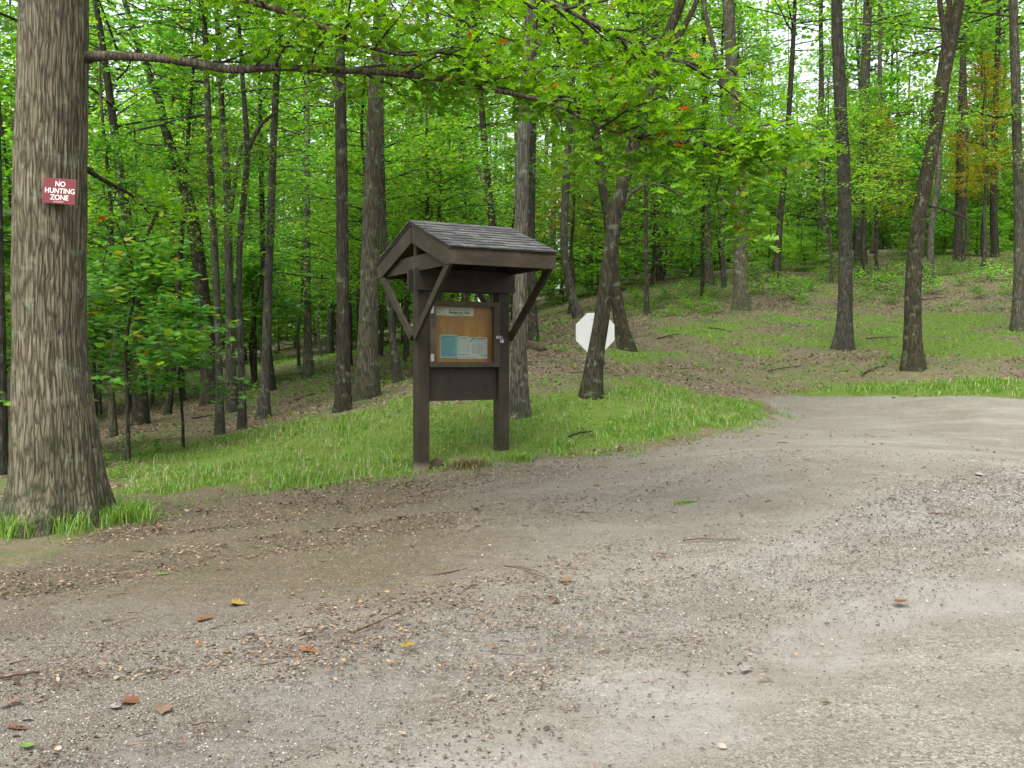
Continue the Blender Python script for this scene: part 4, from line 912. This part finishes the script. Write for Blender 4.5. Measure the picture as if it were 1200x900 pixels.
# ------------------------------------------------------------------ red sign nailed on the oak
def hunting_sign():
    Yf = 8.45; c = at(69.5, 224, Yf); i = int(np.argmin([abs(p[2] - c[2]) for p in OP])); rad = OW[i]
    yc = Yf - math.sqrt(max(.01, rad ** 2 - (c[0] - OP[i][0]) ** 2)) - .035
    c = at(69.5, 224, yc); k = yc / F; w, h = 41 * k, 29.5 * k
    rz = R(-4); 
    m = MB(); m.box((-w / 2, -.0015, -h / 2), (w / 2, .0015, h / 2)); o = m.build('warning_sign', REDS, None, .0008)
    o.location = c; o.rotation_euler = (R(0), R(5), rz + R(-3)); tag(o, 'small red metal sign lettered NO HUNTING ZONE, nailed to the oak trunk', 'sign')
    for s, zz, hh in (('NO', .27, .25), ('HUNTING', .0, .25), ('ZONE', -.26, .25)):
        text(s, h * hh * 1.12, WHITEP, o, (w * .02, -.0025, h * zz), sx=1.0, off=.0012)
    text('STATE FOREST', h * .075, WHITEP, o, (0, -.0025, -h * .425), sx=.9)
    for zz in (-.43, .43):
        m = MB(); m.tube([(0, .045, h * zz), (0, -.004, h * zz)], [.004, .004], 8); m.build('nail', ALU, o)
hunting_sign()

# ------------------------------------------------------------------ octagonal sign seen from behind
def octagon():
    Y = 16.3; c = at(697.5, 389.5, Y); rad = 26.5 * Y / F * .93; g = tz(c[0], Y)
    root = empty('octagonal_sign', (c[0] + .02, Y + .05, g - .05), 'blank white back of an octagonal road sign, behind the leaning trunk', 'sign', None, R(4))
    zc = c[2] - (g - .05)
    P = [(rad * math.cos(R(22.5 + 45 * i)), zc + rad * math.sin(R(22.5 + 45 * i))) for i in range(8)]
    m = MB(); m.prism([(x - .02, z) for x, z in P], -.022, -.018, 1); m.build('sign_plate', WHITESIGN, root)
    q = .97; m = MB(); m.prism([(x * q - .02, zc + (z - zc) * q) for x, z in P], -.0172, -.0165, 1); p = m.build('sign_face', REDS, root)
    m = MB(); m.box((-.025, -.015, -.3), (.025, .012, zc + rad * .55)); m.build('sign_post', STEEL, root, .004)
    for dz in (-.62, .66):
        m = MB(); m.tube([(-.075, -.03, zc + rad * dz * .9), (-.075, -.02, zc + rad * dz * .9)], [.013, .013], 8); m.build('bolt', ALU, root)
octagon()

# ------------------------------------------------------------------ grass, stones and litter (what nobody could count)
def scatter(n, x0, x1, y0, y1): return rng.uniform(x0, x1, n), rng.uniform(y0, y1, n)
def grass_mesh(name, x, y, h, w, mat, lean=.75):
    n = len(x); z = terr(x, y) - .015 + 0 * x
    a = rng.uniform(0, 6.283, n); b = a + rng.uniform(-.6, .6, n) + 1.57; ln = rng.uniform(.1, lean * 1.8, n) * h
    d = np.stack([np.cos(a), np.sin(a), 0 * a], 1); s = np.stack([np.cos(b), np.sin(b), 0 * a], 1) * w[:, None] * .5
    B = np.stack([x, y, z], 1); up = np.array([0, 0, 1.])
    M = B + d * (ln * .3)[:, None] + up * (h * .6)[:, None]; T = B + d * ln[:, None] + up * (h * (1 - .25 * rng.random(n)))[:, None]
    V = np.stack([B - s, B + s, M + s * .8, M - s * .8, T], 1).reshape(-1, 3); k = np.arange(n)[:, None] * 5
    return arrmesh(name, V, [k + np.array([0, 1, 2, 3]), k + np.array([3, 2, 4])], mat)
# lush strip and wedge
x, y = scatter(520000, -7, 6, 8, 20); rr_, gg_, gl_, ll_, vv_, r_ = masks(x, y)
tuft = fbm(x * 4.5, y * 4.5, 2.); tall = np.clip((fbm(x * 1.1, y * 1.1, 8.) - .3) / .4, 0, 1)
pr = gg_ * np.clip((tuft - .36) / .26, .03, 1) * np.clip((fbm(x * 1.7, y * 1.7, 51.) - .30) / .18, .12, 1) * .42
k = rng.random(len(x)) < pr; xx, yy = x[k], y[k]; hh = (.03 + .09 * tall[k] * rng.uniform(.3, 1, k.sum()) + .035 * rng.random(k.sum()) ** 3) * (.7 + .5 * gg_[k])
link('grass', grass_mesh('grass', xx, yy, hh, rng.uniform(.005, .010, len(xx)), GRASSM)); tag(bpy.data.objects['grass'], 'lush green grass on the strip between the gravel and the trees', 'grass', kind='stuff')
# straw among it
k2 = rng.random(len(x)) < gg_ * .045 * np.clip((fbm(x * .8, y * .8, 33.) - .35) / .2, 0.1, 1); xs, ys = x[k2], y[k2]
tag(link('dry_grass', grass_mesh('dry_grass', xs, ys, rng.uniform(.06, .2, len(xs)), rng.uniform(.004, .006, len(xs)), STRAW, .7)), 'dry straw-coloured stems mixed into the grass strip', 'grass', kind='stuff')
# short lawn, verge and thin grass in the woods
x, y = scatter(420000, -16, 18, 11, 32); rr_, gg_, gl_, ll_, vv_, r_ = masks(x, y)
pr = (np.maximum(ll_ * .30, vv_ * .9) + np.clip(gl_ - .2, 0, 1) * .20 * (gg_ < .3)) * np.clip((fbm(x * 3, y * 3, 4.) - .33) / .25, 0, 1) * (1 - rr_)
k = rng.random(len(x)) < pr; xx, yy = x[k], y[k]
tag(link('lawn_grass', grass_mesh('lawn_grass', xx, yy, rng.uniform(.03, .09, len(xx)) * (1 + .8 * vv_[k]), rng.uniform(.010, .018, len(xx)), GRASSM)), 'short mossy grass on the lawn and thin grass under the trees', 'grass', kind='stuff')
# scattered tufts creeping out over the gravel edge
x, y = scatter(260000, -5, 5.5, 8, 17); r_ = sdpoly(x, y, ROAD); cl = fbm(x * 5.5, y * 5.5, 88.)
k = (rng.random(len(x)) < .5 * np.clip((cl - .52) / .06, 0, 1) * np.clip(1 - r_ / (.25 + .5 * fbm(x * .9, y * .9, 12.)), 0, 1)) & (r_ > -.25); xx, yy = x[k], y[k]
tag(link('edge_grass', grass_mesh('edge_grass', xx, yy, rng.uniform(.02, .08, len(xx)), rng.uniform(.005, .009, len(xx)), GRASSM, 1.2)), 'stray low grass creeping out over the edge of the gravel', 'grass', kind='stuff')
# grass round the oak base
n = 5200; a = rng.uniform(0, 6.283, n); q = .42 + np.abs(rng.normal(0, .17, n)); ox, oy = OP[1][0], OP[1][1]
x = ox + np.cos(a) * q * 1.05; y = oy + np.sin(a) * q; k = (fbm(x * 3, y * 3, 6.) > .40) & (fbm(x * 5, y * 5, 16.) > .42) & ((x < ox - .1) | (y > oy - .1) | (rng.random(n) < .3)); x, y = x[k], y[k]
tag(link('grass_tuft', grass_mesh('grass_tuft', x, y, rng.uniform(.08, .26, len(x)), rng.uniform(.006, .010, len(x)), GRASSM, .6)), 'long grass growing round the foot of the big oak', 'grass', kind='stuff')
def low_plants():
    f = Foliage(91); r = f.r
    def put(n, x0, x1, y0, y1, prob, size, hgt):
        x = r.uniform(x0, x1, n); y = r.uniform(y0, y1, n); m = masks(x, y); k = r.random(n) < prob(x, y, *m); x, y = x[k], y[k]; z = terr(x, y)
        for a, b, c in zip(x, y, z): f.spray(np.array([a, b, c + hgt * r.uniform(.3, 1)]), hgt * 1.1, 6, size, droop=.5, thick=.02, njit=.5)
    put(16000, -7, 6, 9, 19, lambda x, y, rr, gg, gl, ll, vv, rd: gg * .16 * (fbm(x * 1.3, y * 1.3, 71.) > .5), .045, .07)
    put(26000, -14, 26, 14, 46, lambda x, y, rr, gg, gl, ll, vv, rd: (rd < -.4) * (1 - gg) * (1 - ll) * .5 * np.clip((fbm(x * .5, y * .5, 75.) - .45) / .1, .06, 1) * np.clip((y - 17) / 12, .1, 1), .08, .18)
    tag(link('ground_plants', f.mesh('ground_plants', t_simple(), LEAF)), 'low broad-leaved seedlings among the grass and leaf litter', 'ground cover', kind='stuff')
low_plants()
# dry tussock by the post
def tussock(px, py, n, hgt, mat, label, name='grass_tussock', s=.09):
    cx, cy_ = hit(px, py); m = grass_mesh(name, rng.normal(0, s, n), rng.normal(0, s * .6, n), rng.uniform(.5, 1, n) * hgt, rng.uniform(.005, .008, n), mat, 1.0)
    v = np.empty(len(m.vertices) * 3, np.float32); m.vertices.foreach_get('co', v); v = v.reshape(-1, 3)
    z0 = terr(v[::5, 0], v[::5, 1]); v[:, 2] -= np.repeat(z0, 5)[:len(v)]; m.vertices.foreach_set('co', v.reshape(-1)); m.update()
    return tag(link(name, m, None, (cx, cy_, tz(cx, cy_) + .0)), label, 'grass tussock')
tussock(552, 547, 420, .17, STRAW, 'drooping tussock of dry grass between the two posts of the notice board')
tussock(538, 548, 300, .14, STRAW, 'smaller dry tussock right beside the drooping one, nearer the left post', s=.07)
tussock(610, 540, 260, .14, GRASSM, 'bright green tussock right of the right-hand post')
tussock(805, 589, 160, .05, GRASSM, 'tiny green tussock growing alone in the gravel', s=.05)
tussock(497, 543, 160, .13, GRASSM, 'grass tuft hugging the left post of the notice board', s=.08)

# loose stones on the road
def stones():
    n = 300000; y = 3.1 + 7.5 * rng.random(n) ** 1.25; x = rng.uniform(-.60, .60, n) * (y + .6)
    a = R(38); u = x * math.cos(a) + y * math.sin(a); v = -x * math.sin(a) + y * math.cos(a)
    rr_, _, _, _, _, r_ = masks(x, y)
    t = fbm(u * .22, v * .95, 14.); t2 = fbm(x * 1.8, y * 1.8, 3.)
    band = np.clip(1 - np.abs(v - (3.9 + .0 * u)) / 1.5, 0, 1)
    p = (.10 + .9 * np.clip((t * .5 + t2 * .2 + band * .42 - .42) / .25, 0, 1)) * rr_ * .62 * np.clip((x * .75 + y * .12 + 1.4) / 1.5 + np.clip((5.6 - y) / 1.2, 0, 1), .03, 1)
    k = rng.random(n) < p; x, y = x[k], y[k]; n = len(x)
    z = terr(x, y) + 0; near = 1 - np.hypot(x, y) / 80
    z += (fbm(x * 6, y * 6, 2.) - .5) * .022 * near; u, v = u[k], v[k]; z += (fbm(u * .25, v * 1.6, 4.) - .5) * .07 * near
    O = np.array([(1, 0, 0), (-1, 0, 0), (0, 1, 0), (0, -1, 0), (0, 0, 1), (0, 0, -1)], float)
    T = np.array([(0, 2, 4), (2, 1, 4), (1, 3, 4), (3, 0, 4), (2, 0, 5), (1, 2, 5), (3, 1, 5), (0, 3, 5)])
    s = .0028 + .0062 * rng.random(n) ** 2.6; s *= np.clip(np.hypot(x, y) / 6, .8, 1.6)
    an = rng.uniform(0, 6.283, n); sc3 = np.stack([rng.uniform(.8, 1.4, n), rng.uniform(.7, 1.1, n), rng.uniform(.45, .8, n)], 1) * s[:, None]
    V = O[None] * sc3[:, None] * rng.uniform(.75, 1.2, (n, 6, 1)) + rng.normal(0, .15, (n, 6, 3)) * s[:, None, None]
    c, s_ = np.cos(an)[:, None], np.sin(an)[:, None]
    V = np.stack([V[..., 0] * c - V[..., 1] * s_, V[..., 0] * s_ + V[..., 1] * c, V[..., 2]], -1) + np.stack([x, y, z + s * .1], 1)[:, None]
    t_ = NT('gravel_stone'); rd = t_.n('NewGeometry').outputs['Random Per Island']
    mat = t_.pbr(t_.ramp(rd, [(0, (.03, .021, .015)), (.06, (.085, .068, .054)), (.36, (.15, .134, .112)), (.75, (.225, .208, .18)), (.96, (.30, .283, .25)), (1, (.44, .42, .385))]), .9, spec=.2)
    tag(link('loose_gravel', arrmesh('loose_gravel', V.reshape(-1, 3), (T[None] + np.arange(n)[:, None, None] * 6).reshape(-1, 3), mat)), 'loose pale limestone gravel scattered over the road', 'gravel', kind='stuff')
stones()
def litter(name, x, y, size, mat, label, lift=.006, flat=.35, cat='leaf litter'):
    n = len(x); z = terr(x, y) + lift + (fbm(x * 6, y * 6, 2.) - .5) * .022; nr = rng.normal(0, flat, (n, 3)); nr[:, 2] = 1; a = rng.uniform(0, 6.283, n)
    V, T = place_leaves(t_simple(), np.stack([x, y, z], 1), nr, np.stack([np.cos(a), np.sin(a), 0 * a], 1), size)
    tag(link(name, arrmesh(name, V, T, mat)), label, cat, kind='stuff')
x, y = scatter(260000, -16, 18, 10, 40); rr_, gg_, gl_, ll_, vv_, r_ = masks(x, y)
k = (rng.random(len(x)) < .75 * (1 - np.clip(gl_ * 1.6, 0, .985)) * (1 - rr_)) & (r_ < -.1); litter('leaf_litter', x[k], y[k], rng.uniform(.04, .08, k.sum()), LITM, 'brown fallen leaves covering the forest floor and slope', .004, .3)
# crumbs of bark and leaf over the gravel, in drifts
n = 110000; y = 3.3 + 13 * rng.random(n) ** 1.3; x = rng.uniform(-.60, .60, n) * (y + .5); rr_, gg_, gl_, ll_, vv_, r_ = masks(x, y)
d = fbm(x * 1.5, y * 1.5, 21.); left = np.clip((1.2 - x * .6 + (y - 7) * .15) / 2.4, .04, 1)
k = rng.random(n) < np.clip((d - .42) / .22, .05, 1) * .8 * left * (r_ > -.2) * (.7 + .3 * (y > 5)); litter('forest_debris', x[k], y[k], rng.uniform(.008, .034, k.sum()) * np.clip(y[k] / 7, .8, 1.8), DEBM, 'dark crumbs of bark and leaf strewn over the gravel', .004, .3, 'forest debris')
n = 120000; y = 4.5 + 7.5 * rng.random(n); x = rng.uniform(-.60, .45, n) * (y + .5); rr_, gg_, gl_, ll_, vv_, r_ = masks(x, y); near_edge = np.clip(1.3 - np.abs(r_ - .3) / 1.3, 0, 1)
k = rng.random(n) < .5 * np.clip(np.maximum(near_edge * (x < 3), (-x * .75 - y * .12 + 2.1) / 2.2), 0, 1) * np.clip((fbm(x * 2.5, y * 2.5, 61.) - .3) / .3, .1, 1) * (r_ > -.15); litter('dirt_litter', x[k], y[k], rng.uniform(.010, .034, k.sum()), LITM, 'fine broken leaf bits on the bare dirt between gravel and grass', .003, .25, 'leaf litter')
n = 5000; y = 3.6 + 14 * rng.random(n) ** 1.2; x = rng.uniform(-.60, .55, n) * (y + .5); rr_, _, _, _, _, r_ = masks(x, y); left = np.clip((1.0 - x * .5 + (y - 6) * .2) / 2.6, .06, 1)
k = (rng.random(n) < left * .42 * (.5 + .9 * (fbm(x * 1.5, y * 1.5, 21.) > .48))) & (r_ > -.3); litter('small_leaf_litter', x[k], y[k], rng.uniform(.02, .045, k.sum()), LITM, 'small curled brown leaves scattered thinly over the gravel', .006, .45)

def twig_litter():
    f = Foliage(123); r = f.r; n = 900; y = 3.8 + 9.5 * r.random(n); x = r.uniform(-.58, .5, n) * y; _, _, _, _, _, rd = masks(x, y)
    k = (r.random(n) < np.clip((1.0 - x * .5 + (y - 6) * .2) / 2.2, .05, .8)) & (rd > -.2); x, y = x[k], y[k]; z = terr(x, y) + .006
    for a, b, c in zip(x, y, z):
        L = r.uniform(.03, .14); t_ = r.uniform(0, 6.28); d = np.array([math.cos(t_), math.sin(t_), 0]) * L; P = np.array([[a, b, c], [a, b, c + .004] + d * .5 + r.normal(0, .1 * L, 3) * [1, 1, 0], [a, b, c] + d]); f.twig(P, np.array([.0035, .003, .0015]) * r.uniform(.6, 1.3), 4)
    me = arrmesh('twig_litter', np.concatenate(f.tv), np.concatenate(f.tf), DEBM); tag(link('twig_litter', me), 'tiny broken twigs strewn over the gravel', 'twigs', kind='stuff')
twig_litter()
# ------------------------------------------------------------------ the leaves and sticks one can pick out on the gravel
def flat_mat(name, c): return simple(name, c, .6, var=.3, sc_=30)
LC = {'orange': flat_mat('leaf_orange', (0.1426, 0.0594, 0.01944)), 'brown': flat_mat('leaf_brown', (0.08552, 0.03564, 0.02268)), 'rust': flat_mat('leaf_rust', (0.1046, 0.03802, 0.01814)), 'yellow': flat_mat('leaf_yellow', (0.1901, 0.1235, 0.01944)), 'green': flat_mat('leaf_lime', (0.09032, 0.1426, 0.02592)), 'pale': flat_mat('leaf_pale', (0.1806, 0.1616, 0.149)), 'tan': flat_mat('leaf_tan', (0.1235, 0.07841, 0.05184))}
FL = [(184, 620, .10, 'rust', 'upright rust-orange curled leaf on the dirt nearest the big oak'), (478, 759, .11, 'yellow', 'bright yellow-orange leaf lying alone at the edge of the smooth gravel'), (240, 729, .13, 'orange', 'bright orange leaf, lower of the pair left of the middle of the gravel'), (281, 711, .13, 'yellow', 'yellow-orange leaf just above the bright orange one'),
      (20, 858, .12, 'rust', 'rusty leaf near the bottom left corner, below the small tan one'), (12, 826, .10, 'tan', 'small tan leaf near the bottom left corner'), (155, 826, .11, 'rust', 'rust-coloured leaf touching a pale leaf near the bottom left'), (134, 832, .11, 'pale', 'pale cream leaf touching a rust-coloured one near the bottom left'),
      (190, 675, .10, 'green', 'lime green leaf on the dirt by a brown curled one'), (186, 663, .11, 'brown', 'brown curled leaf above the lime green one'), (133, 676, .10, 'brown', 'brown leaf left of the lime green one'), (362, 766, .12, 'orange', 'dull orange leaf between the yellow-orange leaf and the dark stick'),
      (190, 836, .10, 'tan', 'tan leaf right of the rust and pale pair near the bottom left'), (355, 744, .08, 'brown', 'small brown leaf just above the dull orange one'), (483, 642, .06, 'yellow', 'tiny yellow leaf in the upper middle of the gravel'), (470, 608, .12, 'rust', 'reddish-brown leaf below the left post of the notice board'), (519, 780, .06, 'rust', 'tiny rust leaf right of the bright yellow-orange one'),
      (578, 760, .09, 'tan', 'tan leaf in the middle of the gravel, right of the bright yellow-orange one'), (1053, 707, .11, 'rust', 'rust-brown leaf alone on the right half of the gravel'), (873, 787, .10, 'pale', 'pale greenish folded leaf on the smooth right half of the gravel'), (968, 824, .07, 'green', 'small green leaf at the lower right of the gravel'), (662, 681, .11, 'tan', 'tan leaf below the patch of dark crumbs in the middle'),
      (649, 705, .08, 'brown', 'small brown leaf below the tan one in the middle'), (775, 652, .10, 'rust', 'rust leaf lying next to the long brown stick'), (30, 877, .07, 'green', 'small green leaf at the bottom left corner'), (32, 848, .06, 'pale', 'tiny pale leaf at the bottom left corner'), (700, 570, .10, 'tan', 'tan leaf on the gravel just past the grass edge'), (1150, 558, .12, 'pale', 'pale leaf on the gravel at the far right'), (1046, 467, .13, 'brown', 'brown leaf on the far edge of the road'), (805, 589, .05, 'green', 'tiny green leaf by the lone sprout in the gravel'), (560, 598, .1, 'brown', 'brown leaf on the gravel right below the dry tussock'), (345, 645, .08, 'tan', 'small tan leaf on the dirt below the grass strip')]
for i, (px, py, s, c, lab) in enumerate(FL):
    x, y = hit(px, py); V, T = t_lobed(3, i) if i % 3 else t_maple(); V = V.copy(); V[:, 0] -= .5
    V[:, 2] += .25 * V[:, 1] ** 2 * random.uniform(.5, 2.5) + .25 * V[:, 0] ** 2 * random.uniform(-.3, 1.6) + (.0 if i else .9 * np.abs(V[:, 1]))
    a = random.uniform(0, 6.28); V[:, 2] *= .7; V *= s * .82; V[:, 2] -= V[:, 2].min()
    o = tag(link('fallen_leaf', arrmesh('fallen_leaf', V, T, LC[c], True), None, (x, y, tz(x, y) + .014)), lab, 'fallen leaf', 'fallen leaves on the gravel'); o.rotation_euler = (random.uniform(-.2, .2), random.uniform(-.2, .2), a)
ST = [((0, 797), (46, 790), .011, 'dark stick on the gravel at the left edge'), ((415, 742), (470, 718), .006, 'thin bent twig in the left middle of the gravel'), ((500, 676), (548, 668), .007, 'twig lying level below the left post of the notice board'), ((590, 665), (640, 676), .006, 'short twig pointing down right, in the middle of the gravel'), ((800, 634), (868, 634), .009, 'long brown stick on the gravel, right of the middle'), ((618, 672), (650, 680), .005, 'tiny twig close to the tan leaf in the middle'), ((226, 852), (250, 850), .006, 'tiny dark twig near the bottom left'), ((1088, 603), (1130, 608), .006, 'thin twig on the right edge of the gravel')]
def stick(pts, r0, label, mat=DEBM, lift=.01, name='stick'):
    P = []
    for k, (px, py, *dz) in enumerate(pts): x, y = hit(px, py); P.append(np.array([x, y, tz(x, y) + lift + (dz[0] if dz else 0)]))
    if len(P) == 2: m_ = (P[0] + P[1]) / 2 + [random.uniform(-.03, .03), random.uniform(-.06, .06), .01]; P = [P[0], m_, P[1]]
    P2, w = resample(P, np.linspace(r0, r0 * .45, len(P)), .03); P2 += rng.normal(0, r0 * .3, P2.shape); o_ = P2[0].copy()
    mb = MB(); mb.tube(P2 - o_, w, 7); return tag(mb.build(name, mat, None, 0, True, tuple(o_)), label, 'stick')
for a, b, w, lab in ST: stick([a, b], w, lab)
s1 = stick([(667, 519), (676, 514), (694, 512)], .018, 'dead dark branch lying in the grass right of the notice board', BARK_DARK, .07)
mb = MB(); p0 = Vector(at(694, 512, hit(690, 519)[1])) - s1.location; p1 = Vector(at(680, 500, hit(690, 519)[1] + .1)) - s1.location
mb.tube([tuple(p0), tuple((p0 + p1) / 2 + Vector((0, 0, .01))), tuple(p1)], [.007, .006, .003], 6); mb.build('side_twig', BARK_DARK, s1)
for i, (a, b, yy, w, lab) in enumerate([((611, 406), (637, 411), 0, .13, 'short rotten brown log on the leafy slope between notice board and white sign')]):
    x0, y0 = hit(*a); x1, y1 = hit(*b); P = np.linspace([x0, y0, tz(x0, y0) + .06], [x1, y1 - .1, tz(x1, y1) + .05], 8); o_ = P[0].copy(); P += rng.normal(0, .012, P.shape)
    mb = MB(); mb.tube(P - o_, np.array([.08, .12, .14, .13, .14, .12, .12, .07]), 12); tag(mb.build('fallen_log', STUMP, None, 0, True, tuple(o_)), lab, 'log')
SB = ['long bare branch lying on the lawn between the two trunks at the right', 'short broken branch on the litter below the tall pale trunk', 'thin branch on the leafy bank near the road edge', 'curved branch lying left of the curved undercut trunk', 'branch on the slope behind the white octagonal sign', 'dead branch among the trunks left of the notice board', 'thin dead branch on the leafy ground behind the maple sapling', 'dark branch on the slope above the lawn']
for (a, b, w), lab in zip([((1015, 398), (1052, 396), .018), ((830, 385), (858, 390), .016), ((900, 436), (938, 430), .015), ((1010, 440), (1040, 428), .02), ((770, 398), (800, 392), .016), ((345, 470), (372, 462), .02), ((225, 492), (262, 486), .018), ((1080, 352), (1110, 349), .02)], SB): stick([a, b], w, lab, BARK_LIMB, .03, 'fallen_branch')
x, y = hit(512, 547)
V, T = t_lobed(2, 3); c_ = MB(); ang = np.linspace(0, 6.283, 13)[:-1]
vv = [(math.cos(t_) * .07 * rr2, math.sin(t_) * .05 * rr2, zz) for rr2, zz in ((1, -.02), (1.05, .03), (.8, .065), (.35, .085)) for t_ in ang]
vv = np.array(vv) + rng.normal(0, .006, (48, 3)); fs = [(i * 12 + j, i * 12 + (j + 1) % 12, (i + 1) * 12 + (j + 1) % 12, (i + 1) * 12 + j) for i in range(3) for j in range(12)] + [tuple(range(36, 48))]
c_.add(vv, fs); tag(c_.build('dirt_clod', STUMP, None, 0, True, (x, y, tz(x, y) + .01)), 'brown clod of earth at the foot of the left post', 'clod')
print('faces', sum(len(o.data.polygons) for o in col.objects if o.type == 'MESH'))
